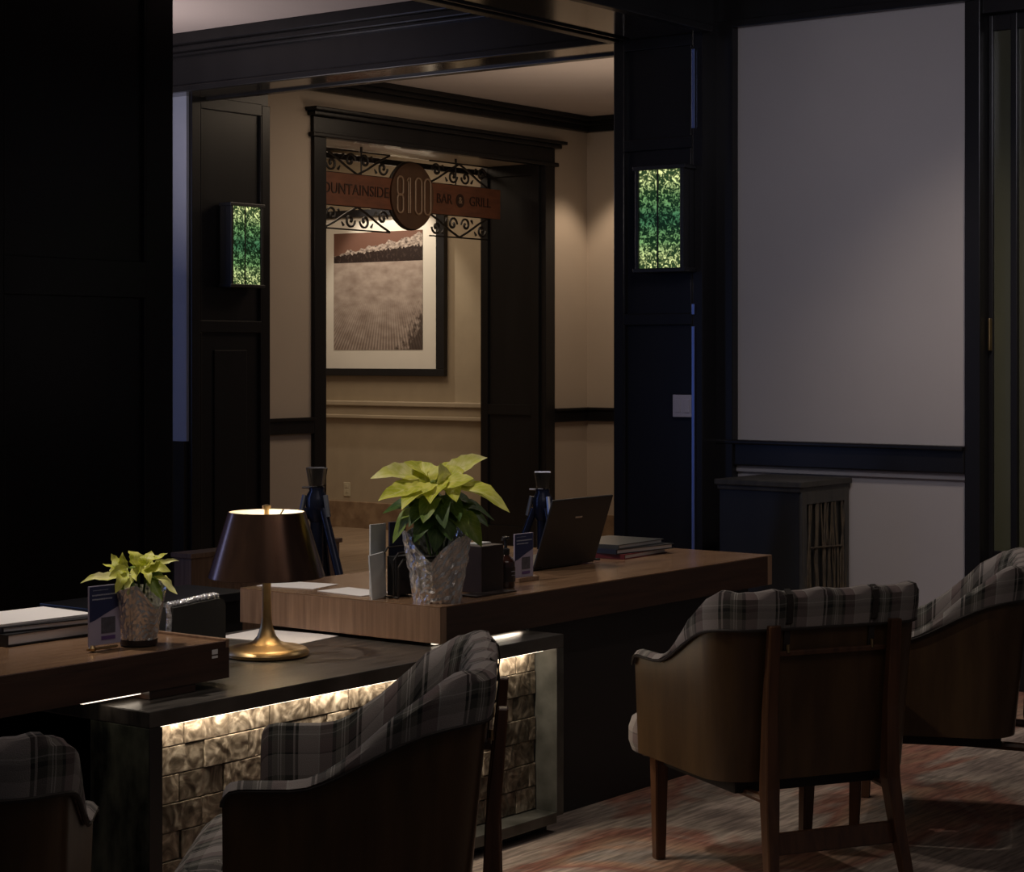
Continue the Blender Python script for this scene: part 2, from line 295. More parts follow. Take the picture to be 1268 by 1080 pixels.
def photo_mat():
    """sepia print: groomed snow slope, dark tree line, pale peaks, brown sky. object coords: y across, z up (0..1 scaled)"""
    m = bpy.data.materials.new('sepia_landscape_print'); m.use_nodes = True; nt = m.node_tree; b = nt.nodes['Principled BSDF']
    uv = nt.nodes.new('ShaderNodeTexCoord'); sp = nt.nodes.new('ShaderNodeSeparateXYZ'); nt.links.new(uv.outputs['UV'], sp.inputs[0])
    X, Y = sp.outputs[0], sp.outputs[1]
    def math_(op, a, b_=None, c=None):
        n = nt.nodes.new('ShaderNodeMath'); n.operation = op
        for i, v in enumerate((a, b_, c)):
            if v is None: continue
            if isinstance(v, (int, float)): n.inputs[i].default_value = v
            else: nt.links.new(v, n.inputs[i])
        return n.outputs[0]
    def noise(scale, sx=1, sy=1, det=5):
        mp = nt.nodes.new('ShaderNodeMapping'); mp.inputs['Scale'].default_value = (sx, sy, 1); nt.links.new(uv.outputs['UV'], mp.inputs[0])
        n = nt.nodes.new('ShaderNodeTexNoise'); n.inputs['Scale'].default_value = scale; n.inputs['Detail'].default_value = det
        nt.links.new(mp.outputs[0], n.inputs['Vector']); return n.outputs['Fac']
    def mixc(f, a, b_):
        n = nt.nodes.new('ShaderNodeMix'); n.data_type = 'RGBA'; nt.links.new(f, n.inputs[0])
        for i, v in ((6, a), (7, b_)):
            if isinstance(v, tuple): n.inputs[i].default_value = (*v, 1)
            else: nt.links.new(v, n.inputs[i])
        return n.outputs[2]
    ridge = math_('MULTIPLY_ADD', noise(9, 1, 0.0, 6), 0.16, math_('MULTIPLY_ADD', X, 0.16, 0.73))
    trees = math_('MULTIPLY_ADD', noise(30, 1, 0.0, 8), 0.10, math_('MULTIPLY_ADD', X, 0.07, 0.755))
    sky = mixc(Y, (0.30, 0.16, 0.11), (0.16, 0.085, 0.065))
    peak = mixc(math_('MULTIPLY_ADD', noise(30, 1, 1.6, 8), 3.0, -1.1), (0.52, 0.44, 0.39), (0.06, 0.04, 0.035))
    tree = mixc(math_('MULTIPLY_ADD', noise(45, 1, .6, 6), 3.0, -1.6), (0.03, 0.02, 0.018), (0.14, 0.10, 0.085))
    # snow lines that fan out from the far hill
    fan = math_('DIVIDE', math_('SUBTRACT', X, 0.62), math_('SUBTRACT', 1.02, Y))
    lines = math_('SINE', math_('MULTIPLY', fan, 190))
    lf = math_('MULTIPLY', math_('MULTIPLY_ADD', lines, 0.5, 0.5), math_('MAXIMUM', math_('MULTIPLY_ADD', Y, -1.5, 0.72), 0.05))
    snow0 = mixc(math_('MULTIPLY_ADD', noise(7, 1, 1.8, 7), 1.8, -.4), (0.26, 0.20, 0.17), (0.56, 0.48, 0.43))
    snow = mixc(lf, snow0, (0.10, 0.07, 0.055))
    edge = math_('MULTIPLY', math_('MULTIPLY_ADD', math_('SUBTRACT', math_('MULTIPLY_ADD', noise(26, 1, .7, 8), 0.8, X), math_('MULTIPLY_ADD', Y, 0.75, 1.15)), 6.0, 0.3), 1.0)
    edge = math_('MINIMUM', math_('MAXIMUM', edge, 0.0), 0.85)
    snow = mixc(edge, snow, (0.05, 0.035, 0.03))
    c = mixc(math_('GREATER_THAN', Y, 0.745), snow, tree)
    c = mixc(math_('GREATER_THAN', Y, trees), c, peak)
    c = mixc(math_('GREATER_THAN', Y, ridge), c, sky)
    nt.links.new(c, b.inputs['Base Color']); b.inputs['Roughness'].default_value = 0.6; b.inputs['Specular IOR Level'].default_value = 0.2
    return m
M['photo'] = photo_mat()

# ------------------------------------------------------------------ mesh helpers
def bx(bm, x0, x1, y0, y1, z0, z1, bev=0.0):
    vs = [bm.verts.new((x, y, z)) for x in (x0, x1) for y in (y0, y1) for z in (z0, z1)]
    idx = [(0, 1, 3, 2), (4, 6, 7, 5), (0, 4, 5, 1), (2, 3, 7, 6), (0, 2, 6, 4), (1, 5, 7, 3)]
    fs = [bm.faces.new([vs[i] for i in f]) for f in idx]
    if bev > 0:
        es = set(e for f in fs for e in f.edges)
        bmesh.ops.bevel(bm, geom=list(es), offset=bev, segments=2, affect='EDGES', profile=0.6)

def lathe(bm, prof, seg=32, c=(0, 0), cap=True):
    rings = []
    for r, z in prof:
        rings.append([bm.verts.new((c[0] + r*math.cos(2*PI*i/seg), c[1] + r*math.sin(2*PI*i/seg), z)) for i in range(seg)])
    for a, b in zip(rings, rings[1:]):
        for i in range(seg):
            j = (i+1) % seg; bm.faces.new((a[i], a[j], b[j], b[i]))
    if cap:
        if prof[0][0] > 1e-4: bm.faces.new(rings[0][::-1])
        if prof[-1][0] > 1e-4: bm.faces.new(rings[-1])

def tube(bm, pts, r, seg=8, r1=None, cap=True, closed=False):
    pts = [Vector(p) for p in pts]; n = len(pts); rings = []
    up = Vector((0, 0, 1)); prev = None
    for i, p in enumerate(pts):
        if closed: t = (pts[(i+1) % n] - pts[i-1])
        else: t = pts[min(i+1, n-1)] - pts[max(i-1, 0)]
        t.normalize()
        if prev is None:
            a = t.cross(up)
            if a.length < 1e-3: a = t.cross(Vector((1, 0, 0)))
        else:
            a = prev - t*prev.dot(t)
        a.normalize(); prev = a; b = t.cross(a)
        rr = r if r1 is None else r + (r1-r)*i/(n-1)
        rings.append([bm.verts.new(p + a*rr*math.cos(2*PI*k/seg) + b*rr*math.sin(2*PI*k/seg)) for k in range(seg)])
    rng = list(zip(rings, rings[1:])) + ([(rings[-1], rings[0])] if closed else [])
    for a, b in rng:
        for k in range(seg):
            j = (k+1) % seg; bm.faces.new((a[k], a[j], b[j], b[k]))
    if cap and not closed:
        bm.faces.new(rings[0][::-1]); bm.faces.new(rings[-1])

def beam(bm, p0, p1, w0, d0, w1, d1, bev=0.003):
    """tapered square post from p0 to p1 (w along x, d along y)"""
    vs = []
    for p, w_, d_ in ((p0, w0, d0), (p1, w1, d1)):
        for sx, sy in ((-1, -1), (1, -1), (1, 1), (-1, 1)):
            vs.append(bm.verts.new((p[0]+sx*w_/2, p[1]+sy*d_/2, p[2])))
    fs = [bm.faces.new(vs[0:4][::-1]), bm.faces.new(vs[4:8])]
    for i in range(4):
        j = (i+1) % 4; fs.append(bm.faces.new((vs[i], vs[j], vs[4+j], vs[4+i])))
    es = set(e for f in fs for e in f.edges)
    bmesh.ops.bevel(bm, geom=list(es), offset=bev, segments=2, affect='EDGES')

def obj(name, bm, m, parent=None, smooth=False, loc=None, rot=None):
    bmesh.ops.recalc_face_normals(bm, faces=bm.faces)
    me = bpy.data.meshes.new(name); bm.to_mesh(me); bm.free()
    if m is not None: me.materials.append(M[m] if isinstance(m, str) else m)
    if smooth:
        for p in me.polygons: p.use_smooth = True
        try: me.set_sharp_from_angle(angle=math.radians(40))
        except Exception: pass
    o = bpy.data.objects.new(name, me); C.objects.link(o)
    if parent: o.parent = parent
    if loc: o.location = loc
    if rot: o.rotation_euler = rot
    return o

def box(name, m, x0, x1, y0, y1, z0, z1, parent=None, bev=0.0, kind=None):
    bm = bmesh.new()
    ox, oy = ((x0+x1)/2, (y0+y1)/2)
    if parent is None:
        bx(bm, x0-ox, x1-ox, y0-oy, y1-oy, 0, z1-z0, bev); o = obj(name, bm, m, None, loc=(ox, oy, z0))
    else:
        bx(bm, x0, x1, y0, y1, z0, z1, bev); o = obj(name, bm, m, parent)
    if kind: o['kind'] = kind
    return o

def tag(o, label, cat, group=None):
    o['label'] = label; o['category'] = cat
    if group: o['group'] = group
    return o

def thing(name, label, cat, loc=(0, 0, 0), rotz=0, group=None):
    o = bpy.data.objects.new(name, None); C.objects.link(o); o.empty_display_size = 0.1
    o.location = loc; o.rotation_euler = (0, 0, rotz)
    return tag(o, label, cat, group)

def struct(name, loc=(0, 0, 0)):
    o = bpy.data.objects.new(name, None); C.objects.link(o); o.location = loc; o['kind'] = 'structure'; o.empty_display_size = .1
    return o

def poly(bm, pts, y):  # flat polygon in x/z at given y
    bm.faces.new([bm.verts.new((x, y, z)) for x, z in pts])

def text_mesh(txt, size, depth=0.0, sx=1.0):
    cu = bpy.data.curves.new('text', 'FONT'); cu.body = txt; cu.size = size; cu.extrude = depth
    cu.align_x = 'CENTER'; cu.align_y = 'CENTER'
    to = bpy.data.objects.new('text', cu); C.objects.link(to)
    dg = bpy.context.evaluated_depsgraph_get(); dg.update()
    me = bpy.data.meshes.new_from_object(to.evaluated_get(dg))
    bpy.data.objects.remove(to)
    for v in me.vertices: v.co.x *= sx
    return me

def text_obj(name, txt, size, m, parent, loc, rot, depth=0.003, sx=1.0):
    me = text_mesh(txt, size, depth, sx); me.materials.clear(); me.materials.append(M[m])
    o = bpy.data.objects.new(name, me); C.objects.link(o); o.parent = parent; o.location = loc; o.rotation_euler = rot
    return o

# ------------------------------------------------------------------ the room
U1 = 8.17; VB = 8.9; U3 = 12.6; CE = 3.27; VP = 8.54
def wallbox(name, m, *a): return box(name, m, *a, kind='structure')
wallbox('floor', 'floor', -3, 14, -3, 13, -0.05, 0.0)
hall = struct('floor_hall', (5.2, 5.0, 0.0))
M['plank'] = mat('tan_oak_plank', (0.30, 0.215, 0.145), 0.4, col2=(0.20, 0.14, 0.092), vscale=6, stretch=(.6, 6, 1), bump=0.04)
bm = bmesh.new(); bx(bm, .002, 1.998, .002, .218, 0, .012, .002); bmesh.ops.recalc_face_normals(bm, faces=bm.faces)
plm = bpy.data.meshes.new('plank'); bm.to_mesh(plm); bm.free(); plm.materials.append(M['plank'])
for j in range(35):
    for i in range(4):
        if 5.0 + .22*j > 12.7: continue
        o = bpy.data.objects.new('plank', plm); C.objects.link(o); o.parent = hall
        o.location = (i*2.0 + (j*0.73) % 1.0 - .9, .22*j, random.uniform(-.001, 0.0))
wallbox('ceiling', 'ceiling', 2.0, 14, -1, 13, CE, CE+0.1)

# wall on the right: painted panel between dark posts (plane u = U1)
wr = struct('wall_right', (U1, 4.2, 0))
box('painted_panel', 'greige', 0, 0.15, -0.494, 0.78, 0.0, 3.0, wr)
box('frieze_board', 'lacquer', -0.025, 0.15, -0.56, 0.78, 2.99, CE, wr)
box('frieze_bead', 'lacquer', -0.045, -0.02, -0.56, 0.78, 2.985, 3.02, wr, .004)
box('chair_rail', 'lacquer', -0.035, 0.02, -0.494, 0.78, 0.935, 1.045, wr, .006)
box('rail_cap', 'lacquer', -0.055, 0.0, -0.494, 0.78, 1.035, 1.055, wr, .006)
box('rail_bead', 'greige', -0.015, 0.02, -0.494, 0.78, 0.905, 0.935, wr, .004)
box('post', 'lacquer', -0.03, 0.15, -0.565, -0.494, 0, 3.0, wr, .004)
box('post', 'lacquer', -0.05, 0.15, 0.66, 0.78, 0, 3.0, wr, .004)
box('skirting', 'lacquer', -0.02, 0.02, -0.494, 0.66, 0, 0.14, wr, .004)
# door right of it
dr = struct('door_1', (U1, 3.1, 0))
box('door_frame', 'lacquer', 0.0, 0.12, -0.75, 0.535, 2.93, CE, dr)
box('stile', 'lacquer', 0.06, 0.11, 0.515, 0.535, 0, 2.93, dr, .004)
box('stile', 'lacquer', 0.05, 0.11, 0.40, 0.43, 0, 2.93, dr, .004)
box('pane', 'doorglass', 0.075, 0.09, 0.43, 0.515, 0.6, 2.86, dr)
box('pane', 'doorglass', 0.075, 0.09, -0.40, 0.40, 0.6, 2.86, dr)
box('kick_panel', 'lacquer', 0.06, 0.11, -0.40, 0.515, 0, 0.6, dr, .004)
box('top_rail', 'lacquer', 0.06, 0.11, -0.40, 0.515, 2.86, 2.93, dr, .004)
box('handle', 'brass', 0.035, 0.06, 0.517, 0.527, 1.47, 1.61, dr, .003)
box('hinge_post', 'lacquer', 0.0, 0.12, -0.75, -0.40, 0, 2.93, dr)

# pillar with green light, panelled (faces -u)
def panel_frame(parent, m, face, a0, a1, z0, z1, plane, d=0.018, wdt=0.05, rails=()):
    """raised stiles and rails on a face; face 'u' = plane u const (spans v), 'v' = plane v const (spans u)"""
    def bb(n, p0, p1, q0, q1):
        if face == 'u': box(n, m, plane-d, plane+0.004, p0, p1, q0, q1, parent, .004)
        else: box(n, m, p0, p1, plane-d, plane+0.004, q0, q1, parent, .004)
    bb('stile', a0, a0+wdt, z0, z1); bb('stile', a1-wdt, a1, z0, z1)
    for z in rails: bb('rail', a0+wdt, a1-wdt, z-wdt/2, z+wdt/2)
    for za, zb in zip(list(rails)[:-1], list(rails)[1:]):
        i = wdt + 0.035
        bb('moulding', a0+wdt, a0+wdt+.012, za+wdt/2, zb-wdt/2); bb('moulding', a1-wdt-.012, a1-wdt, za+wdt/2, zb-wdt/2)
PU = 8.0
tp = struct('trim_1', (PU, 5.2, 0))
box('pillar_core', 'lacquer', 0.018, 0.35, -0.25, 0.25, 0, CE, tp)
panel_frame(tp, 'lacquer', 'u', -0.25, 0.25, 0, 2.96, 0.018, 0.018, 0.055, (0.1, 1.62, 2.45, 2.93))
for za, zb in ((2.51, 2.88), (0.51, 1.585), (1.64, 1.69)):
    box('reflection_strip', 'bluereflection', -0.012, -0.004, -0.213, -0.197, za, zb, tp, .002)  # blue reflection along the groove, built as tinted strips
box('skirting', 'lacquer', -0.02, 0.02, -0.25, 0.25, 0, 0.16, tp, .004)
sw = thing('light_switch', 'pale two gang switch plate on black pillar beside painted wall panel', 'switch', (PU-0.0, 5.055, 1.16))
box('plate', 'plate', -0.008, 0.0, -0.055, 0.055, 0, 0.105, sw, .003)
for s in (-.025, .025): box('rocker', 'plate', -0.013, -0.007, s-.014, s+.014, 0.022, 0.083, sw, .002)

# left pillar with green light (faces -v)
tl = struct('trim_2', (8.5, VP, 0))
box('pillar_core', 'lacquer', -0.31, 0.34, 0.018, 0.40, 0, CE, tl)
panel_frame(tl, 'lacquer', 'v', -0.31, 0.34, 0, 2.96, 0.018, 0.018, 0.07, (0.1, 1.62, 2.93))
box('panel', 'lacquer', -0.12, 0.15, 0.008, 0.02, 0.2, 1.48, tl, .004)
box('skirting', 'lacquer', -0.33, 0.34, -0.02, 0.02, 0, 0.16, tl, .004)
# bluish wall beyond that pillar
bw = struct('wall_left', (U1, 9.2, 0))
box('painted_panel', 'bluegrey', 0.0, 0.1, -0.635, 1.5, 0.95, 3.0, bw)
box('wainscot', 'lacquer', -0.02, 0.1, -0.635, 1.5, 0, 0.95, bw)
box('frieze_board', 'lacquer', -0.02, 0.1, -0.635, 1.5, 3.0, CE, bw)

# near panelled wall behind the left desk
nl = struct('trim_3', (5.96, 7.0, 0))
box('pillar_core', 'lacquer', -0.63, 0.63, 0.018, 0.35, 0, CE, nl)
panel_frame(nl, 'lacquer', 'v', -0.53, 0.63, 0, CE, 0.018, 0.02, 0.17, (0.1, 1.80, 3.2))
box('corner_bead', 'lacquer', -0.66, -0.61, -0.02, 0.06, 0, CE, nl, .01)
box('corner_bead', 'lacquer', -0.57, -0.54, -0.03, 0.03, 0, CE, nl, .01)
wn = struct('window_1', (4.6, 7.15, 0))
box('pane', 'dusk', -0.9, 0.58, 0.0, 0.01, 0.2, 3.1, wn)
box('window_frame', 'lacquer', 0.58, 0.73, -0.02, 0.05, 0, CE, wn)
box('sill', 'lacquer', -0.9, 0.73, -0.05, 0.1, 0, 0.2, wn)
box('head', 'lacquer', -0.9, 0.73, -0.05, 0.1, 3.1, CE, wn)
box('window_frame', 'lacquer', -1.0, -0.9, -0.05, 0.1, 0, CE, wn)

# ceiling beams
b2 = struct('trim_4', (8.0, 7.0, 0))
box('beam_core', 'lacquer', 0.0, 0.35, -1.55, 1.9, 2.965, CE, b2)
box('soffit_board', 'soffit', 0.012, 0.30, -1.52, 1.9, 2.957, 2.965, b2)
box('beam_bead', 'lacquer', -0.015, 0.02, -1.55, 1.9, 2.95, 2.985, b2, .005)
box('beam_bead', 'lacquer', 0.30, 0.36, -1.55, 1.9, 2.945, 2.985, b2, .005)
for k, (d, za, zb) in enumerate(((0.03, 3.15, 3.17), (0.055, 3.17, 3.205), (0.09, 3.205, CE))):
    box('crown_moulding', 'lacquer', -d, 0.01, -1.55, 1.9, za, zb, b2, .006)
b1 = struct('trim_5', (6.0, 5.17, 0))
box('beam_core', 'lacquer', -4.0, 2.0, -0.28, 0.28, 2.965, CE, b1)
box('soffit_board', 'soffit', -4.0, 2.0, -0.25, 0.245, 2.957, 2.965, b1)
box('beam_bead', 'lacquer', -4.0, 1.98, 0.23, 0.29, 2.945, 2.98, b1, .005)
box('beam_bead', 'lacquer', -4.0, 1.98, -0.29, -0.24, 2.945, 2.98, b1, .005)
box('soffit_batten', 'lacquer', -4.0, 1.98, 0.175, 0.19, 2.948, 2.958, b1, .002)
for k, (d, za, zb) in enumerate(((0.03, 3.15, 3.17), (0.055, 3.17, 3.205), (0.09, 3.205, CE))):
    box('crown_moulding', 'lacquer', -4.0, 2.0, 0.27, 0.28+d, za, zb, b1, .006)

# vestibule back wall with cased opening (plane v = VB)
D0, D1 = 9.706, 12.12
wb = struct('wall_back', (10.9, VB, 0))
def X(u): return u - 10.9
box('wall_panel', 'beige', X(8.3), X(D0-.02), 0, 0.57, 0, CE, wb)
box('wall_panel', 'beige', X(D1+.02), X(12.85), 0, 0.57, 0, CE, wb)
box('wall_panel', 'beige', X(D0-.02), X(D1+.02), 0, 0.57, 2.9, CE, wb)
box('soffit_board', 'soffitpale', X(D0), X(D1), 0.02, 0.55, 2.885, 2.905, wb)
box('casing', 'lacquer', X(D0-.115), X(D0), -0.03, 0.02, 0, 2.9, wb, .005)
box('casing', 'lacquer', X(D1), X(D1+.12), -0.03, 0.02, 0, 2.9, wb, .005)
box('lintel', 'lacquer', X(D0-.12), X(D1+.12), -0.03, 0.02, 2.88, 3.0, wb, .005)
box('lintel', 'lacquer', X(D0-.14), X(D1+.15), -0.05, 0.02, 2.865, 2.895, wb, .008)
box('lintel_cap', 'lacquer', X(D0-.15), X(D1+.16), -0.07, 0.02, 3.0, 3.03, wb, .008)
box('lintel_cap', 'lacquer', X(D0-.17), X(D1+.19), -0.10, 0.02, 3.03, 3.055, wb, .006)
box('jamb_panel', 'lacquer', X(D1)-.005, X(D1)+.03, 0.02, 0.57, 0, 2.9, wb)
for a, c, za, zb in ((0.02, 0.09, 0, 2.88), (0.50, 0.57, 0, 2.88), (.09, .5, 0.0, .16), (.09, .5, 1.0, 1.08), (.09, .5, 2.8, 2.88)):
    box('jamb_stile', 'lacquer', X(D1)-.022, X(D1), a, c, za, zb, wb, .004)
box('jamb_panel', 'lacquer', X(D0)-.03, X(D0)+.005, 0.02, 0.57, 0, 2.9, wb)
for a0, a1 in ((8.3, D0-.115), (D1+.12, 12.7)):
    box('chair_rail', 'lacquer', X(a0), X(a1), -0.03, 0.01, 0.945, 1.035, wb, .005)
    box('rail_cap', 'lacquer', X(a0), X(a1), -0.045, 0.01, 1.03, 1.05, wb, .005)
    box('skirting', 'stonebase', X(a0), X(a1), -0.02, 0.01, 0, 0.23, wb, .004)
box('crown_moulding', 'lacquer', X(8.3), X(12.7), -0.05, 0.0, 3.16, 3.21, wb, .01)
box('crown_moulding', 'lacquer', X(8.3), X(12.7), -0.085, 0.0, 3.205, 3.24, wb, .01)
box('crown_moulding', 'lacquer', X(8.3), X(12.7), -0.13, 0.0, 3.235, CE, wb, .008)
box('back_batten', 'lacquer', X(D0), X(D1), 0.55, 0.59, 2.82, 2.86, wb, .004)
# vestibule right wall
wv = struct('wall_vestibule', (12.7, 7.0, 0))
box('wall_panel', 'beige', 0, 0.15, -3.0, 1.9, 0, CE, wv)
box('chair_rail', 'lacquer', -0.03, 0.01, -3.0, 1.9, 0.945, 1.035, wv, .005)
box('rail_cap', 'lacquer', -0.045, 0.01, -3.0, 1.9, 1.03, 1.05, wv, .005)
box('skirting', 'stonebase', -0.02, 0.01, -3.0, 1.9, 0, 0.23, wv, .004)
for d, za, zb in ((.05, 3.16, 3.21), (.085, 3.205, 3.24), (.13, 3.235, CE)):
    box('crown_moulding', 'lacquer', -d, 0.0, -3.0, 1.9, za, zb, wv, .008)
# corridor beyond: picture wall
wc = struct('wall_corridor', (U3, 10.8, 0))
box('wall_panel', 'olive', 0, 0.15, -1.33, 2.0, 0, CE, wc)
box('chair_rail', 'olive', -0.045, 0.01, -1.33, 2.0, 1.03, 1.07, wc, .008)
box('chair_rail', 'olive', -0.025, 0.01, -1.33, 2.0, 0.94, 1.03, wc, .006)
box('rail_bead', 'olive', -0.04, 0.01, -1.33, 2.0, 0.925, 0.955, wc, .006)
box('skirting', 'stonebase', -0.03, 0.01, -1.33, 2.0, 0, 0.23, wc, .006)
box('crown_moulding', 'lacquer', -0.12, 0.0, -1.33, 2.0, 3.16, CE, wc, .02)
we = struct('wall_corridor_end', (11.0, 12.8, 0))
box('wall_panel', 'beige', -1.5, 1.7, 0, 0.1, 0, CE, we)
ws = struct('wall_corridor_side', (9.4, 11.1, 0))
box('wall_panel', 'beige', -0.1, 0.0, -1.63, 1.7, 0, CE, ws)
op = thing('wall_outlet', 'small cream outlet plate low on corridor wall under the picture', 'outlet', (U3, 11.28, 0.27))
box('plate', 'cream', -0.008, 0, -0.035, 0.035, 0, 0.115, op, .003)
for z in (.03, .07): box('socket', 'cream', -0.011, -0.007, -0.015, 0.015, z, z+.028, op, .002)

# framed print on the corridor wall
fp = thing('framed_picture', 'large black framed sepia print of snowy slope with wide white mat', 'picture', (U3-0.002, 10.925, 1.28))
hw = 0.725; ft = 2.66-1.28
for n, a in (('frame_rail', (-0.045, 0, -hw, hw, 0, .06)), ('frame_rail', (-0.045, 0, -hw, hw, ft-.06, ft)),
             ('frame_stile', (-0.045, 0, -hw, -hw+.085, .06, ft-.06)), ('frame_stile', (-0.045, 0, hw-.085, hw, .06, ft-.06))):
    box(n, 'blackplastic', *a, fp, .004)
box('mat_board', 'mat_board', -0.02, -0.005, -hw+.085, hw-.085, .06, ft-.06, fp)
bm = bmesh.new(); uvl = bm.loops.layers.uv.new('UVMap')
pv0, pv1, pz0, pz1 = -.485, .485, 1.495-1.28, 2.47-1.28
vs = [bm.verts.new(p) for p in ((-.022, pv1, pz0), (-.022, pv0, pz0), (-.022, pv0, pz1), (-.022, pv1, pz1))]
f = bm.faces.new(vs)
for l, uv in zip(f.loops, ((0, 0), (1, 0), (1, 1), (0, 1))): l[uvl].uv = uv
me = bpy.data.meshes.new('print'); bm.to_mesh(me); bm.free(); me.materials.append(M['photo'])
pr = bpy.data.objects.new('print', me); C.objects.link(pr); pr.parent = fp

# hanging sign in the opening
SV = 9.2
sg = thing('hanging_sign', 'brown hanging sign with round medallion and scrolled ironwork in doorway', 'sign', (10.94, SV, 2.58))
box('board', 'signboard', -1.04, 1.04, -0.012, 0.012, -0.11, 0.11, sg, .003)
bm = bmesh.new(); lathe(bm, [(0.001, -.028), (0.215, -.028), (0.235, -.02), (0.235, .028), (0.001, .028)], 48)
md = obj('medallion', bm, 'medallion', sg, True, rot=(PI/2, 0, 0))
bm = bmesh.new(); tube(bm, [(0.237*math.cos(a), 0, 0.237*math.sin(a)) for a in [2*PI*i/48 for i in range(48)]], .010, 6, closed=True)
obj('medallion_rim', bm, 'iron', sg, True)
def stadium(bm, cx, cz, hw_, hh_, r, y):
    pts = []
    for i in range(13): a = PI*i/12; pts.append((cx + hw_*math.cos(a), y, cz + hh_-hw_ + hw_*math.sin(a)))
    for i in range(13): a = PI + PI*i/12; pts.append((cx + hw_*math.cos(a), y, cz - hh_+hw_ + hw_*math.sin(a)))
    tube(bm, pts, r, 6, closed=True)
for i, (ch, cx) in enumerate((('8', -.145), ('1', -.045), ('0', .055), ('0', .155))):
    bm = bmesh.new()
    if ch == '8': stadium(bm, cx, .062, .031, .066, .007, -.034); stadium(bm, cx, -.062, .031, .066, .007, -.034)
    elif ch == '0': stadium(bm, cx, 0, .034, .128, .007, -.034)
    else:
        tube(bm, [(cx-.03, -.034, .10), (cx-.008, -.034, .125), (cx+.008, -.034, .125), (cx+.008, -.034, -.125), (cx-.012, -.034, -.125), (cx-.012, -.034, .10)], .006, 6)
    obj('number', bm, 'tanletter', sg, True)
text_obj('lettering', 'MOUNTAINSIDE', .105, 'darkletter', sg, (-.63, -.014, 0), (PI/2, 0, 0))
text_obj('lettering', 'BAR', .10, 'darkletter', sg, (.37, -.014, 0), (PI/2, 0, 0))
text_obj('lettering', 'GRILL', .10, 'darkletter', sg, (.79, -.014, 0), (PI/2, 0, 0))
bm = bmesh.new(); lathe(bm, [(0.001, .0), (0.05, .0), (0.05, .014), (.001, .014)], 24); obj('ampersand_disc', bm, 'darkletter', sg, rot=(PI/2, 0, 0), loc=(.555, 0, 0))
text_obj('lettering', '&', .07, 'tanletter', sg, (.555, -.016, 0), (PI/2, 0, 0))
def scrollwork(zc, flip):
    for s in (-1, 1):
        bm = bmesh.new()
        x0, x1 = s*0.22, s*0.90
        tube(bm, [(x0, 0, zc+.08), (x1, 0, zc+.08)], .006, 6); tube(bm, [(x0, 0, zc-.08), (x1, 0, zc-.08)], .006, 6)
        n = 2; wd = (x1-x0)/n
        for k in range(n):
            cx = x0 + wd*(k+.5); hwd = abs(wd)/2; m_ = 1 if k % 2 == 0 else -1; m_ *= flip
            tube(bm, [(cx-hwd, 0, zc-.078*m_), (cx-hwd*.4, 0, zc-.035*m_), (cx+hwd*.4, 0, zc+.035*m_), (cx+hwd, 0, zc+.078*m_)], .008, 6)
            for e in (-1, 1):  # a spiral at each side
                ccx, ccz = cx + e*hwd*.56, zc - e*m_*.016
                pts = []
                for i in range(22):
                    a = i/21*3.6*PI/1.6 + (0 if e > 0 else PI); rr = .052*(1-i/21*.80)
                    pts.append((ccx + rr*math.cos(a)*1.0, 0, ccz - m_*rr*math.sin(a)))
                tube(bm, pts, .0075, 6, r1=.011)
            tube(bm, [(cx-.028, 0, zc+m_*.055), (cx-.008, 0, zc+m_*.028)], .010, 6, r1=.004)
            tube(bm, [(cx+.028, 0, zc-m_*.055), (cx+.008, 0, zc-m_*.028)], .010, 6, r1=.004)
        obj('scrollwork', bm, 'iron', sg, True)['kind'] = 'stuff'
scrollwork(.19, 1); scrollwork(-.19, -1)
for s in (-.52, .52):
    bm = bmesh.new(); tube(bm, [(s, 0, .27), (s, 0, .31)], .009, 6); tube(bm, [(s, 0, .11), (s, 0, .305)], .006, 6); obj('hanger', bm, 'iron', sg)

# wall lights
def wall_light(label, loc, rotz):
    t = thing('wall_light', label, 'wall light', loc, rotz, None)
    # local: faces -y, back on y=0, centred on z
    box('back_box', 'blackplastic', -.135, .135, -.05, 0.0, -.245, .245, t, .004)
    for s in (-1, 1): box('side_flange', 'blackplastic', s*.125-.01, s*.125+.01, -.095, -.04, -.245, .245, t, .003)
    box('cap', 'blackplastic', -.145, .145, -.10, 0, .23, .25, t, .003); box('cap', 'blackplastic', -.145, .145, -.10, 0, -.25, -.23, t, .003)
    box('glass_panel', 'sconce', -.115, .115, -.085, -.05, -.23, .23, t)
    box('mullion', 'blackplastic', -.016, -.008, -.089, -.084, -.23, .23, t)
    return t
wall_light('green glass wall light on black pillar just left of painted wall panel', (PU-0.0, 5.13, 2.088), -PI/2)
wall_light('green glass wall light on far left pillar, beyond the doorway beam', (8.55, VP-0.0, 2.10), 0)

# ------------------------------------------------------------------ low stone counter
F = 3.58
ct = thing('stone_counter', 'low black topped counter with lit swirled stone tiles along its front', 'counter', (3.295, F, 0))
L = 4.985-3.295
box('countertop', 'slate', 0, L, 0, .84, .56, .60, ct, .003)
box('end_panel', 'greenmarble', 0, .04, 0, .21, .03, .56, ct, .002)
box('end_panel', 'greymarble', L-.035, L, 0, .21, .05, .56, ct, .002)
box('front_post', 'blackpanel', -.001, .04, -.002, 0, .03, .56, ct)
box('base_sill', 'greymarble', .04, L-.035, 0, .12, .03, .062, ct, .002)
box('back_panel', 'blackpanel', .04, L-.035, .095, .13, .03, .56, ct)
box('plinth', 'blackpanel', .02, L-.02, .05, .6, 0, .05, ct)
box('knee_panel', 'blackpanel', .04, L-.035, .70, .74, .03, .56, ct)
rows = 7; z0, z1 = .064, .556; rh = (z1-z0)/rows; tlx = .152; x0, x1 = .042, L-.037
cache = {}
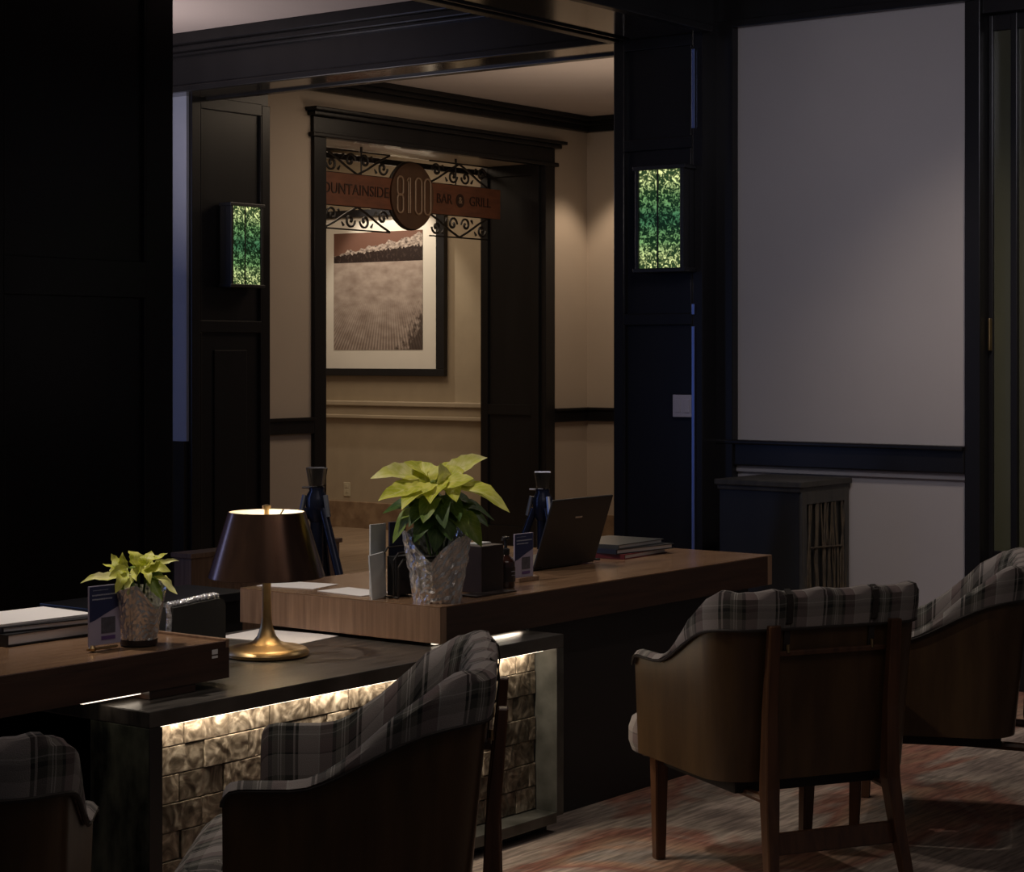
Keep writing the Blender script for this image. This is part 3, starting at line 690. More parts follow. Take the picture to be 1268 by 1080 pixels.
for r_ in range(rows):
    x = x0 - (tlx*random.uniform(.3, .7) if r_ % 2 else tlx*random.uniform(0, .15))
    while x < x1-1e-4:
        a, b_ = max(x, x0), min(x+tlx, x1)
        if b_-a > .012:
            wd = round(b_-a, 3); dep = random.choice((.010, .013, .016))
            key = (wd, dep)
            if key not in cache:
                bm = bmesh.new(); bx(bm, -wd/2+.0012, wd/2-.0012, -dep, 0, -rh/2+.0012, rh/2-.0012, .0018)
                bmesh.ops.recalc_face_normals(bm, faces=bm.faces)
                me = bpy.data.meshes.new('tile'); bm.to_mesh(me); bm.free(); me.materials.append(M['tile']); cache[key] = me
            o = bpy.data.objects.new('tile', cache[key]); C.objects.link(o); o.parent = ct
            o.location = ((a+b_)/2, .0945, z0 + rh*(r_+.5)); o.rotation_euler = (random.uniform(-.012, .012), 0, random.uniform(-.010, .010))
        x += tlx
led = box('led_strip', 'led', .05, L-.045, .045, .065, .549, .5595, ct)
a_ = area('counter_led_glow', (4.14, F+.066, .547), (4.14, F+.066, 0), 1.5, .012, 3.4, (1.0, .84, .66)); a_.rotation_euler = (0, 0, 0)

# right oak desk
R0 = 4.52; RF = 3.687
rd = thing('oak_desk', 'right oak reception desk with thick top, laptop and large plant on it', 'desk', (R0, RF, 0))
RL = 6.44-R0
box('desktop', 'oaktop', 0, RL, 0, .81, .716, .72, rd, .001)
box('end_fascia', 'oak', 0, .03, 0.0, .81, .612, .716, rd, .001)
box('end_fascia', 'oak', RL-.03, RL, 0.0, .81, .612, .716, rd, .001)
box('front_fascia', 'darkshadedoak', 0.03, RL-.03, 0, .03, .612, .716, rd, .001)
box('underside', 'darkshadedoak', .03, RL-.03, .03, .81, .614, .64, rd)
box('modesty_panel', 'blackpanel', 4.99-R0, RL-.12, .03, .07, 0, .612, rd)
box('side_panel', 'blackpanel', RL-.16, RL-.12, .07, .78, 0, .612, rd)
box('led_strip', 'led2', .02, 4.93-R0, .035, .05, .605, .6115, rd)
a_ = area('desk_led_glow', (4.80, RF+.03, .6105), (4.8, RF, 0), .3, .012, .22, (1.0, .84, .66)); a_.rotation_euler = (0, 0, 0)

# left oak desk
LE = 3.68; LF = 3.70
ld = thing('oak_desk', 'left oak desk cut by the photo edge, small plant on its end', 'desk', (LE, LF, 0))
box('desktop', 'oaktop', -1.7, -.012, 0.012, .80, .70, .715, ld, .001)
box('edge_lip', 'oak', -.012, 0, 0, .80, .70, .722, ld, .002)
box('edge_lip', 'darkshadedoak', -1.7, -.012, 0, .012, .70, .717, ld, .001)
box('front_fascia', 'darkshadedoak', -1.7, 0, 0, .03, .622, .70, ld, .001)
box('end_fascia', 'darkshadedoak', -.03, 0, .03, .80, .622, .70, ld, .001)
box('underside', 'darkshadedoak', -1.7, -.03, .03, .80, .63, .65, ld)
box('support_block', 'darkshadedoak', -.27, -.115, .004, .16, .601, .622, ld, .001)
box('modesty_panel', 'blackpanel', -1.7, -.55, .40, .44, 0, .63, ld)
box('led_strip', 'led2', -.46, -.275, .03, .04, .613, .6215, ld)
a_ = area('desk_led_glow', (3.31, LF+.02, .6195), (3.31, LF, 0), .17, .012, .02, (1.0, .84, .66)); a_.rotation_euler = (0, 0, 0)
box('asset_label', 'paper', -.062, -.042, -.001, 0.0, .678, .684, ld); box('asset_label', 'paper', -.062, -.042, -.001, 0.0, .688, .700, ld)

# ------------------------------------------------------------------ lamp
lu, lv = cw(-.694, 5.69)
lp = thing('table_lamp', 'brass table lamp with dark bronze shade on black counter', 'lamp', (lu, lv, .60))
bm = bmesh.new()
lathe(bm, [(.112, 0), (.119, .004), (.120, .012), (.114, .021), (.10, .026), (.06, .033), (.040, .041), (.027, .056), (.018, .080), (.0135, .11), (.0125, .15), (.0125, .33)], 48)
obj('base', bm, 'brass', lp, True)
bm = bmesh.new(); lathe(bm, [(.0065, .33), (.0065, .415), (.012, .415), (.012, .425), (.004, .428)], 16); obj('finial', bm, 'brass', lp, True)
bm = bmesh.new(); lathe(bm, [(.163, .223), (.165, .225), (.109, .407), (.106, .408)], 64, cap=False); obj('shade', bm, 'bronze', lp, True)
bm = bmesh.new(); lathe(bm, [(.1625, .224), (.1060, .407)], 64, cap=False); obj('shade_lining', bm, 'whitein', lp, True)
bm = bmesh.new()
for k in range(3):
    a = 2*PI*k/3 + .3
    tube(bm, [(0.01*math.cos(a), .01*math.sin(a), .392), (.085*math.cos(a), .085*math.sin(a), .392), (.106*math.cos(a), .106*math.sin(a), .406)], .0022, 6)
obj('shade_carrier', bm, 'iron', lp)
bm = bmesh.new(); lathe(bm, [(.012, .30), (.024, .32), (.026, .345), (.016, .368), (.001, .374)], 20); obj('bulb', bm, 'bulb', lp, True)
pl = bpy.data.lights.new('lamp_light', 'POINT'); pl.energy = 1.1; pl.color = (1, .76, .5); pl.shadow_soft_size = .03
po = bpy.data.objects.new('lamp_light', pl); C.objects.link(po); po.location = (lu+.035, lv, .60+.335)

# ------------------------------------------------------------------ plants
def leaf_mesh(length, width, droop, fold=.25, curl=0.0, toothed=0.0):
    bm = bmesh.new(); uvl = bm.loops.layers.uv.new('UVMap'); n = 9; rows_ = []
    for i in range(n+1):
        t = i/n; wv_ = width*(math.sin(PI*min(1, t**.8))**.7)*(1-.2*t) if 0 < t < 1 else .0004
        if toothed and 0 < i < n: wv_ *= 1 + toothed*(1 if i % 2 else -1)
        x = length*t*math.cos(droop*t*.6); z = -length*(t**2)*math.sin(droop)*.75 + .004*math.sin(t*9+curl)
        row = []
        for k in (-1, -.5, 0, .5, 1):
            row.append((bm.verts.new((x, k*wv_/1, z + fold*abs(k)*wv_ + .06*wv_*math.sin(6*t+3*k+curl))), t, k))
        rows_.append(row)
    for ra, rb in zip(rows_, rows_[1:]):
        for k in range(4):
            q = (ra[k], rb[k], rb[k+1], ra[k+1]); f = bm.faces.new([v[0] for v in q])
            for l, v in zip(f.loops, q): l[uvl].uv = (v[1], v[2]*.5)
    me = bpy.data.meshes.new('leaf'); bm.to_mesh(me); bm.free()
    for p in me.polygons: p.use_smooth = True
    return me
def foil_pot(parent, r0, r1, h, notch=0.0, notch_dir=0.0, seed=1, crinkle=.006):
    rnd = random.Random(seed); bm = bmesh.new(); seg = 72; nz = 16; rings = []
    fold = [rnd.uniform(-1, 1) for _ in range(seg)]
    for j in range(nz+1):
        t = j/nz; ring = []
        for i in range(seg):
            a = 2*PI*i/seg; r = r0 + (r1-r0)*t**1.1 + crinkle*(.45*fold[i]*t + .5*rnd.uniform(-1, 1))
            da = abs((a-notch_dir+PI) % (2*PI)-PI)
            top = h*(1 + .04*math.sin(5*a+1)) - notch*max(0, 1-da/.75)
            ring.append(bm.verts.new((r*math.cos(a), r*math.sin(a), top*t)))
        rings.append(ring)
    for a, b in zip(rings, rings[1:]):
        for i in range(seg):
            j = (i+1) % seg; bm.faces.new((a[i], a[j], b[j], b[i]))
    bm.faces.new(rings[0][::-1])
    o = obj('foil_pot', bm, 'foil', parent, False)
    s = o.modifiers.new('s', 'SOLIDIFY'); s.thickness = .002
    bm = bmesh.new(); lathe(bm, [(0.001, h*.62), (r0+(r1-r0)*.25, h*.62), (r0+(r1-r0)*.25, h*.64), (.001, h*.66)], 24); obj('soil', bm, 'soil', parent)
    return o
def add_leaf(parent, root, tip, width, m, seed, roll=0.0, name='leaf', droop=.5, teeth=0.0):
    root, tip = Vector(root), Vector(tip); d = tip-root; ln = d.length
    me = leaf_mesh(ln, width, droop, .22 + .2*((seed*37) % 10)/10, seed*1.7, teeth); me.materials.append(M[m])
    o = bpy.data.objects.new(name, me); C.objects.link(o); o.parent = parent; o.location = root
    # mesh tip lies at (L cos, 0, -L*.75 sin): align that to d
    tv = Vector((ln*math.cos(droop*.6), 0, -ln*math.sin(droop)*.75)); s = ln/tv.length
    xa = d.normalized(); za = Vector((-.62*CA, -.62*SA, .8)); za = (za - xa*za.dot(xa)).normalized(); ya = za.cross(xa)
    Rm = Matrix((xa, ya, za)).transposed(); tn = tv.normalized(); ang = math.atan2(-tn.z, tn.x)
    Rm = Rm @ Matrix.Rotation(roll, 3, 'X') @ Matrix.Rotation(-ang, 3, 'Y')
    o.rotation_euler = Rm.to_euler(); o.scale = (s, s, s); return o
rt = Vector((SA, -CA, 0)); fw = Vector((CA, SA, 0))      # camera right / ahead, used only to orient the leaves
def P(r, f, z): return rt*r + fw*f + Vector((0, 0, z))

# big poinsettia
pu, pv = cw(-.222, 5.97)
bp_ = thing('potted_poinsettia', 'large yellow green poinsettia in silver foil pot on right oak desk', 'plant', (pu, pv, .72))
foil_pot(bp_, .070, .104, .205, .085, math.atan2(-SA, -CA)-.12, 3, .007)
S = 5.97/2491
def px(x, y): return ((x-541)*S, (746-y)*S)
big = [  # tip px, root px, ahead offset root/tip, width, mat
    ((460, 592), (520, 592), 0, -.04, .030, 'bractpale'), ((500, 573), (532, 600), 0.02, -.02, .034, 'bract'), ((522, 574), (530, 602), -.03, .02, .036, 'bract'),
    ((603, 569), (552, 592), 0, .03, .028, 'bractpale'), ((546, 574), (548, 600), -.04, -.07, .020, 'bractpale'), ((578, 572), (548, 598), .02, .08, .034, 'bract'),
    ((470, 620), (528, 603), -.03, -.10, .030, 'bract'), ((500, 628), (535, 603), -.04, -.13, .034, 'bract'), ((631, 633), (562, 603), -.02, -.07, .034, 'bract'),
    ((588, 592), (545, 606), -.05, -.10, .028, 'bract'), ((535, 622), (545, 600), -.03, -.14, .032, 'bract'), ((600, 612), (558, 600), 0, .04, .034, 'bract'),
    ((560, 590), (540, 604), 0, .09, .036, 'bract'), ((512, 590), (535, 606), 0, .09, .036, 'bract'), ((490, 612), (536, 606), .0, .04, .034, 'bract'),
    ((566, 618), (556, 602), -.02, -.12, .026, 'bract'), ((575, 583), (556, 600), 0, -.03, .034, 'bract'), ((528, 585), (540, 603), 0, -.02, .030, 'bract')]
for i, (t, r_, f0, f1, wd, m_) in enumerate(big):
    a, b_ = px(*r_), px(*t); add_leaf(bp_, P(a[0], f0, a[1]), P(b_[0], f1, b_[1]), wd*1.4, m_, i+1, 0.35*math.sin(i*2.1), 'bract', .5, .06)
low = [((472, 638), (530, 630), .0, .05, .026, 'leaf'), ((488, 672), (520, 628), -.05, -.08, .022, 'leafmid'), ((498, 642), (532, 632), -.05, -.10, .024, 'leafmid'),
       ((515, 668), (535, 632), -.05, -.12, .028, 'leaf'), ((540, 680), (540, 640), -.04, -.11, .030, 'leaf'), ((560, 668), (548, 632), -.05, -.12, .028, 'leaf'),
       ((597, 676), (572, 636), -.04, -.08, .026, 'leafmid'), ((580, 660), (560, 632), -.04, -.11, .026, 'leafmid'), ((612, 648), (562, 628), 0, .05, .026, 'leaf'),
       ((605, 655), (560, 626), 0, -.02, .026, 'leaf'), ((508, 650), (540, 622), -.05, -.12, .030, 'leaf'), ((552, 650), (548, 615), -.04, -.14, .028, 'leaf'),
       ((526, 645), (538, 615), -.04, -.14, .026, 'leafmid'), ((570, 645), (552, 620), -.03, -.12, .026, 'leaf'), ((590, 640), (556, 618), 0, .08, .032, 'leaf'),
       ((500, 640), (536, 618), 0, .08, .032, 'leaf'), ((545, 640), (545, 615), .02, .12, .036, 'leaf')]
for i, (t, r_, f0, f1, wd, m_) in enumerate(low):
    a, b_ = px(*r_), px(*t); add_leaf(bp_, P(a[0], f0, a[1]), P(b_[0], f1, b_[1]), wd*1.35, m_, i+31, .3*math.sin(i*1.3), 'leaf', .7)
for i, (x, f0, y) in enumerate(((-.03, 0, 600), (.03, -.01, 600), (0, .03, 604), (-.05, -.02, 628), (.05, -.02, 628))):
    bm = bmesh.new(); top = px(541, y)[1]; tube(bm, [P(x*.3, 0, .12), P(x*.7, f0*.5, .12+(top-.12)*.5), P(x, f0, top)], .004, 6); obj('stem', bm, 'stem', bp_, True)
for i in range(6):
    bm = bmesh.new(); lathe(bm, [(.001, 0), (.005, .003), (.006, .008), (.001, .013)], 8)
    a = px(545+random.uniform(-14, 14), 600); obj('flower_bud', bm, 'leafmid', bp_, True, loc=P(a[0], random.uniform(-.05, .0), a[1]))

# small poinsettia
pu, pv = cw(-.945, 5.094)
sp_ = thing('potted_poinsettia', 'small lime poinsettia in silver foil pot on end of left desk', 'plant', (pu, pv, .7165))
bm = bmesh.new(); lathe(bm, [(.040, 0), (.046, .002), (.048, .016), (.044, .018)], 32); obj('saucer', bm, 'boxbrown', sp_, True)
fpo = foil_pot(sp_, .046, .070, .135, .055, math.atan2(-SA, -CA)+.9, 5, .0035); fpo.location = (0, 0, .016)
S = 5.094/2491
def px(x, y): return ((x-172)*S, (797-y)*S)
sm = [((103, 718), (152, 712), -.02, -.03, .014, 'bractpale'), ((128, 696), (150, 712), 0, .0, .012, 'bract'), ((136, 685), (152, 708), 0, .02, .012, 'bract'),
      ((152, 682), (155, 708), 0, .0, .012, 'bract'), ((157, 681), (172, 703), 0, .03, .022, 'bract'), ((185, 682), (180, 703), 0, .03, .018, 'bract'),
      ((207, 686), (182, 700), 0, .02, .020, 'bract'), ((217, 696), (188, 698), .03, .06, .007, 'bractpale'), ((212, 704), (184, 702), 0, -.02, .016, 'bract'),
      ((223, 733), (190, 710), -.02, -.04, .018, 'bractpale'), ((207, 740), (186, 712), -.02, -.06, .014, 'leafmid'), ((165, 731), (168, 708), -.03, -.07, .014, 'bractpale'),
      ((150, 728), (160, 702), -.03, -.07, .014, 'bract'), ((155, 742), (162, 712), -.03, -.05, .010, 'leafmid'), ((176, 715), (172, 700), -.02, -.07, .014, 'bract'),
      ((192, 716), (180, 700), -.02, -.07, .014, 'bract'), ((140, 710), (160, 700), -.02, -.05, .013, 'bract'), ((168, 690), (174, 706), .0, -.05, .016, 'bract'),
      ((196, 694), (180, 706), .0, -.05, .016, 'bract'), ((160, 738), (166, 715), -.03, -.06, .012, 'leaf'), ((196, 706), (178, 706), 0, .07, .02, 'leafmid'), ((152, 706), (170, 708), 0, .07, .02, 'leafmid'),
      ((132, 706), (158, 706), 0, .03, .016, 'bract'), ((204, 720), (184, 708), 0, .03, .018, 'leafmid')]
for i, (t, r_, f0, f1, wd, m_) in enumerate(sm):
    a, b_ = px(*r_), px(*t); add_leaf(sp_, P(a[0], f0, a[1]), P(b_[0], f1, b_[1]), wd*1.15, m_, i+71, .5*math.sin(i*1.9), 'bract', .45, .12)
for x in (-.02, .0, .02):
    bm = bmesh.new(); tube(bm, [P(x*.3, 0, .09), P(x, 0, .19)], .003, 6); obj('stem', bm, 'stem', sp_, True)

# ------------------------------------------------------------------ things on the desks
def sheet(name, label, cat, corners, z, m='paper', n=1):
    bm = bmesh.new(); cx = sum(c[0] for c in corners)/4; cy = sum(c[1] for c in corners)/4
    lo = [bm.verts.new((x-cx, y-cy, 0)) for x, y in corners]; hi = [bm.verts.new((x-cx, y-cy, .0015*n)) for x, y in corners]
    bm.faces.new(lo[::-1]); bm.faces.new(hi)
    for i in range(4): j = (i+1) % 4; bm.faces.new((lo[i], lo[j], hi[j], hi[i]))
    return tag(obj(name, bm, m, None, loc=(cx, cy, z)), label, cat)
def rect(cx, cy, a, b, ang):
    c, s = math.cos(ang), math.sin(ang)
    return [(cx + c*x - s*y, cy + s*x + c*y) for x, y in ((-a/2, -b/2), (a/2, -b/2), (a/2, b/2), (-a/2, b/2))]
q = cw(-.705, 6.07); sheet('paper_sheet', 'white paper sheet lying on black counter behind brass lamp', 'paper', rect(q[0]+.0, q[1]+.0, .21, .30, .12), .6005)
q = cw(-.68, 6.38); sheet('paper_sheet', 'white paper sheet on right desk, right behind the lamp shade', 'paper', rect(q[0], q[1], .15, .21, .2), .7205)
q = cw(-.485, 6.20); sheet('paper_sheet', 'white paper sheet on right desk beside the wire card holder', 'paper', rect(q[0], q[1], .13, .20, -.1), .7205)

# wire card holder with cards
q = cw(-.33, 6.08)
ho = thing('card_holder', 'black wire holder behind the large plant on right desk', 'holder', (q[0], q[1], .72))
YR = Matrix.Rotation(0, 3, 'Z')
bm = bmesh.new()
for k, f in enumerate((-.03, -.012, .03)):
    hgt = (.115, .135, .15)[k]; w_ = .055
    pts = [(-w_, f, 0.004), (-w_, f, hgt-.02), (-w_+.02, f, hgt), (w_-.02, f, hgt), (w_, f, hgt-.02), (w_, f, .004)]
    tube(bm, pts, .0032, 6)
for x in (-.055, 0, .055): tube(bm, [(x, -.03, .004), (x, .03, .004)], .003, 6)
obj('wire_frame', bm, 'iron', ho); box('divider', 'blackplastic', -.04, .055, -.008, .028, .006, .125, ho, .002)
q2 = (q[0], q[1])
def upright(name, label, du, dv, w_, h, m, tilt=0.0, roll=0.0):
    bm = bmesh.new(); bx(bm, -w_/2, w_/2, -.003, .003, 0, h, .0008)
    return tag(obj(name, bm, m, None, loc=(q2[0]+du, q2[1]+dv, .7215), rot=(tilt, roll, 0)), label, 'card')
# these three cards sit left of the holder's wires
upright('card', 'pale grey card leaning at left of the wire holder, lowest of the three cards', -.080, .026, .066, .135, 'card', .0, -.10)
upright('card', 'tall pale grey card standing at back of the wire holder', -.040, .066, .070, .218, 'card')
upright('card', 'navy blue card standing behind the wire holder under the leaves', .030, .048, .075, .222, 'bluecard')

# dark boxes and bottle right of the plant
q = cw(-.095, 6.22)
bb_ = thing('tissue_box', 'dark brown box between large plant and amber bottle', 'box', (q[0], q[1], .72))
box('body', 'boxbrown', -.055, .055, -.045, .045, 0, .145, bb_, .003); box('lid', 'card', -.02, .05, .0, .04, .145, .149, bb_, .001)
q = cw(-.02, 6.32)
bo = thing('pump_bottle', 'dark amber pump bottle just left of right acrylic sign', 'bottle', (q[0], q[1], .72))
bm = bmesh.new(); lathe(bm, [(.026, 0), (.029, .004), (.029, .078), (.026, .088), (.013, .10), (.011, .104)], 32); obj('body', bm, 'amber', bo, True)
bm = bmesh.new(); lathe(bm, [(.0305, .02), (.0305, .065)], 32, cap=False); obj('label', bm, 'boxbrown', bo, True)
box('label_line', 'signtext', -.012, .012, -.0312, -.0308, .052, .054, bo); box('label_line', 'signtext', -.010, .010, -.0312, -.0308, .040, .0415, bo)
bm = bmesh.new(); lathe(bm, [(.012, .104), (.013, .106), (.013, .122), (.005, .126), (.004, .150), (.011, .152), (.011, .160), (.001, .162)], 20); tube(bm, [(0, 0, .156), (-.028, -.01, .156), (-.034, -.012, .148)], .004, 8)
obj('pump', bm, 'blackplastic', bo, True)
q = cw(-.07, 6.12); sheet('notepad', 'thin dark notepad at desk front beside the foil pot', 'notepad', rect(q[0]+.02, q[1]+.02, .20, .07, 0), .7205, 'boxbrown', 3)

# acrylic signs (code square left out as a plain grey block)
def desk_sign(label, loc, w_, h, rotz, base):
    t = thing('tabletop_sign', label, 'sign', loc, rotz)
    z0_ = .012
    box('card', 'signlilac', -w_/2, w_/2, -.002, .002, z0_, h, t, .0006)
    bm = bmesh.new(); y = -.0026
    poly(bm, [(-w_/2+.002, h*.44), (-w_/2+w_*.2, h*.47), (-w_/2+w_*.5, h*.55), (w_/2-w_*.2, h*.62), (w_/2-.002, h*.66), (w_/2-.002, h-.002), (-w_/2+.002, h-.002)], y)
    obj('blue_field', bm, 'signblue', t)
    bm = bmesh.new()
    def line(xa, xb, z, hh):
        rnd = random.Random(int(z*10000)); x = xa
        while x < xb:
            e = x + rnd.uniform(.0015, .0035); poly(bm, [(x, z-hh*rnd.uniform(.6, 1)), (min(e, xb), z-hh*rnd.uniform(.6, 1)), (min(e, xb), z+hh*rnd.uniform(.6, 1)), (x, z+hh*rnd.uniform(.6, 1))], -.003); x = e+.0006
    line(-w_*.40, w_*.42, h*.855, .0022); line(-w_*.40, w_*.22, h*.79, .0022); line(-w_*.38, w_*.1, h*.93, .0008)
    obj('print_lines', bm, 'signtext', t)
    bm = bmesh.new(); poly(bm, [(-w_*.12, h*.15), (w_*.32, h*.15), (w_*.32, h*.21), (-w_*.12, h*.21)], -.003); obj('purple_bar', bm, 'signpurple', t)
    bm = bmesh.new(); poly(bm, [(-w_*.12, h*.25), (w_*.32, h*.25), (w_*.32, h*.50), (-w_*.12, h*.50)], -.003); obj('grey_square', bm, 'signgrey', t)
    if base == 'brass':
        bm = bmesh.new(); tube(bm, [(-w_/2-.012, -.012, .006), (w_/2-.02, -.012, .006)], .0035, 8); bm2 = bm
        lathe(bm2, [(.001, 0), (.009, .003), (.010, .009), (.006, .015), (.001, .016)], 14, (-w_/2+.0, -.016)); obj('stand', bm2, 'brass', t, True)
    else: box('stand', 'oak', -w_/2+.004, w_/2+.012, -.018, .018, 0, .014, t, .002)
    return t
q = cw(-1.03, 5.02); desk_sign('navy and lilac acrylic sign on brass stand before small plant', (q[0]+.008, q[1]-.01, .7165), .100, .160, -.05, 'brass')
q = cw(.037, 6.50); desk_sign('navy and lilac acrylic sign on wood foot beside the laptop', (q[0], q[1], .72), .098, .155, -.02, 'wood')

# laptop
lt = thing('laptop', 'open dark laptop on right desk, lid towards the room', 'laptop', (5.63, 4.04, .72))
box('keyboard_deck', 'laptop', -.178, .178, 0.0, .245, .004, .018, lt, .004)
bm = bmesh.new(); bx(bm, -.178, .178, -.004, .004, 0, .243, .003); ldo = obj('lid', bm, 'laptop', lt, loc=(0, 0, .014), rot=(math.radians(19), 0, 0))
bm = bmesh.new(); bx(bm, -.020, .020, -.0055, -.004, .17, .176, .0005); obj('maker_mark', bm, 'steel', ldo)
for s in (-.12, .12):
    bm = bmesh.new(); tube(bm, [(s-.02, .002, .014), (s+.02, .002, .014)], .006, 10); obj('hinge', bm, 'blackplastic', lt, True)
bm = bmesh.new(); tube(bm, [(.17, .02, .012), (.21, .0, .010), (.22, .04, .008), (.26, .06, .006)], .004, 8); obj('cable', bm, 'blackplastic', lt, True)

# folders right
q = cw(.385, 7.38)
def folder(label, loc, w_, d, h, rot, cov, grp, page=True):
    t = thing('folder', label, 'folder', loc, rot, grp)
    box('back_cover', cov, -w_/2, w_/2, -d/2, d/2, 0, .003, t, .001)
    if page: box('pages', 'paper', -w_/2+.006, w_/2-.008, -d/2+.006, d/2-.006, .003, h-.003, t, .001)
    box('front_cover', cov, -w_/2, w_/2, -d/2, d/2, h-.003, h, t, .001)
    box('spine', cov, -w_/2-.003, -w_/2+.003, -d/2, d/2, 0, h, t, .001)
    return t
folder('dark red edged folder, lowest of the stack behind the laptop', (q[0], q[1], .72), .31, .25, .018, .06, 'redcover', 'folders right desk')
folder('black folder in the middle of the stack behind the laptop', (q[0]+.01, q[1]-.005, .738), .33, .25, .018, -.10, 'blackplastic', 'folders right desk')
folder('grey covered folder on top of the stack behind the laptop', (q[0]-.005, q[1]+.01, .756), .31, .24, .016, .03, 'greycover', 'folders right desk')

# folders left
q = cw(-1.24, 5.32)
folder('thick black binder at left photo edge, lowest on left desk', (q[0]-.06, q[1], .7165), .33, .27, .030, .0, 'blackplastic', 'folders left desk')
folder('thin black binder lying on the thick one at left photo edge', (q[0]-.04, q[1]-.005, .747), .32, .26, .016, -.16, 'blackplastic', 'folders left desk')
sheet('paper_stack', 'stack of white paper lying on black binders at left edge', 'paper', rect(q[0]-.07, q[1], .30, .22, -.05), .7635, 'paper', 4)

# charcoal case with bright clasp behind small plant
cs = thing('desk_case', 'charcoal case with crinkled silver top edge behind small plant', 'case', (3.82, 4.0, .60))
bm = bmesh.new()
pts = [(-.095, 0), (.10, 0), (.10, .165), (.094, .180), (.080, .186), (-.095, .176)]
for y in (-.045, .045): poly(bm, pts, y)
vs = list(bm.verts); n = len(pts)
for i in range(n): j = (i+1) % n; bm.faces.new((vs[i], vs[j], vs[n+j], vs[n+i]))
obj('body', bm, 'bag', cs)
bm = bmesh.new()
for i in range(15):
    x = -.088 + i*.0118; z = .183 + .0007*i; r = .0078 + random.uniform(-.001, .001)
    bmesh.ops.create_icosphere(bm, subdivisions=1, radius=r, matrix=Matrix.Translation((x, -.030+random.uniform(-.004, .004), z)))
    bmesh.ops.create_icosphere(bm, subdivisions=1, radius=r*.8, matrix=Matrix.Translation((x+.005, -.015, z+.002)))
obj('studded_edge', bm, 'chrome', cs)
bm = bmesh.new(); tube(bm, [(-.10, -.03, .01), (-.105, -.035, .09), (-.098, -.035, .15), (-.10, -.03, .185)], .010, 8, r1=.007); obj('clasp', bm, 'chrome', cs, True)

# ------------------------------------------------------------------ behind the desks
def tripod(label, u, v, h, rz):
    t = thing('tripod_stand', label, 'stand', (u, v, 0), rz)
    bm = bmesh.new(); tube(bm, [(0, 0, .25), (0, 0, h-.07)], .024, 16); obj('column', bm, 'tripod', t, True)
    bm = bmesh.new(); lathe(bm, [(.026, h-.20), (.040, h-.17), (.042, h-.11), (.028, h-.085), (.03, h-.07)], 20); obj('hub', bm, 'tripod', t, True)
    for k in range(3):
        a = 2*PI*k/3
        c, s = math.cos(a), math.sin(a)
        bm = bmesh.new(); tube(bm, [(c*.035, s*.035, h-.15), (c*.16, s*.16, h-.50), (c*.34, s*.34, .02)], .016, 10); lg = obj('leg', bm, 'tripod', t, True)
        bm = bmesh.new(); tube(bm, [(c*.338, s*.338, .0), (c*.338, s*.338, .03)], .018, 10); obj('foot', bm, 'blackplastic', lg)
        bm = bmesh.new(); tube(bm, [(c*.045, s*.045, h-.10), (c*.062, s*.062, h-.18)], .010, 8); obj('clamp', bm, 'steel', t, True)
    bm = bmesh.new()
    vs0 = [(-.022, -.022, h-.065), (.022, -.022, h-.065), (.022, .022, h-.065), (-.022, .022, h-.065)]
    vs1 = [(-.032, -.026, h), (.032, -.026, h), (.032, .026, h), (-.032, .026, h)]
    A = [bm.verts.new(p) for p in vs0]; B = [bm.verts.new(p) for p in vs1]
    for i in range(4): j = (i+1) % 4; bm.faces.new((A[i], A[j], B[j], B[i]))
    bm.faces.new(A[::-1]); o = obj('clear_cup', bm, 'clear', t); sd = o.modifiers.new('s', 'SOLIDIFY'); sd.thickness = .004
    bm = bmesh.new(); tube(bm, vs1, .0022, 6, closed=True); obj('cup_rim', bm, 'steel', t)
    bm = bmesh.new(); tube(bm, [(0, 0, h-.072), (.055, 0, h-.072)], .004, 8); obj('pan_handle', bm, 'steel', t)
    return t
q = cw(-.728, 7.5); tripod('navy black tripod stand right behind the brass lamp shade', q[0], q[1], 1.03, 2.55)
q = cw(.127, 8.35); tripod('navy black tripod stand right behind the open laptop', q[0], q[1], .965, 2.2)

pw = thing('low_partition', 'low brown wooden partition behind the lamp and small plant', 'partition', (6.2, 6.05, 0))
box('panel', 'oak', -.45, .45, -.05, .05, 0, .62, pw, .002); box('cap', 'oak', -.46, .46, -.06, .06, .62, .64, pw, .003)
lb = thing('low_cabinet', 'low black cabinet behind the charcoal case, in front of partition', 'cabinet', (4.86, 5.3, 0))
box('carcass', 'blackpanel', -.32, .34, -.14, .14, 0, .57, lb, .002); box('top', 'blackplastic', -.34, .36, -.16, .16, .57, .60, lb, .003)

# cabinet against the right wall
cb = thing('wall_cabinet', 'charcoal cabinet with twig lattice side below the wall chair rail', 'cabinet', (7.93, 4.475, 0))
box('carcass', 'charcoalwood', -.225, .205, -.20, .205, .03, .86, cb, .003)
box('top', 'charcoalpale', -.245, .225, -.22, .22, .875, .90, cb, .004); box('top_moulding', 'charcoalpale', -.235, .215, -.21, .21, .855, .876, cb, .003)
for a, c in ((-.225, -.185), (.165, .205)): box('side_stile', 'charcoalpale', a, c, -.214, -.20, .03, .855, cb, .002)
box('side_rail', 'charcoalpale', -.185, .165, -.214, -.20, .80, .855, cb, .002); box('side_rail', 'charcoalpale', -.185, .165, -.214, -.20, .03, .09, cb, .002)
rnd = random.Random(4)
for i in range(22):
    x = -.18 + i*.0162; bm = bmesh.new()
    tube(bm, [(x, -.208, .09), (x+rnd.uniform(-.02, .02), -.214, .3), (x+rnd.uniform(-.03, .03), -.210, .55), (x+rnd.uniform(-.035, .035), -.208, .80)], rnd.uniform(.003, .006), 6); obj('twig', bm, 'twig', cb, True)
bm = bmesh.new(); tube(bm, [(-.16, -.216, .61), (.14, -.216, .60)], .004, 6); obj('twig', bm, 'twig', cb, True)
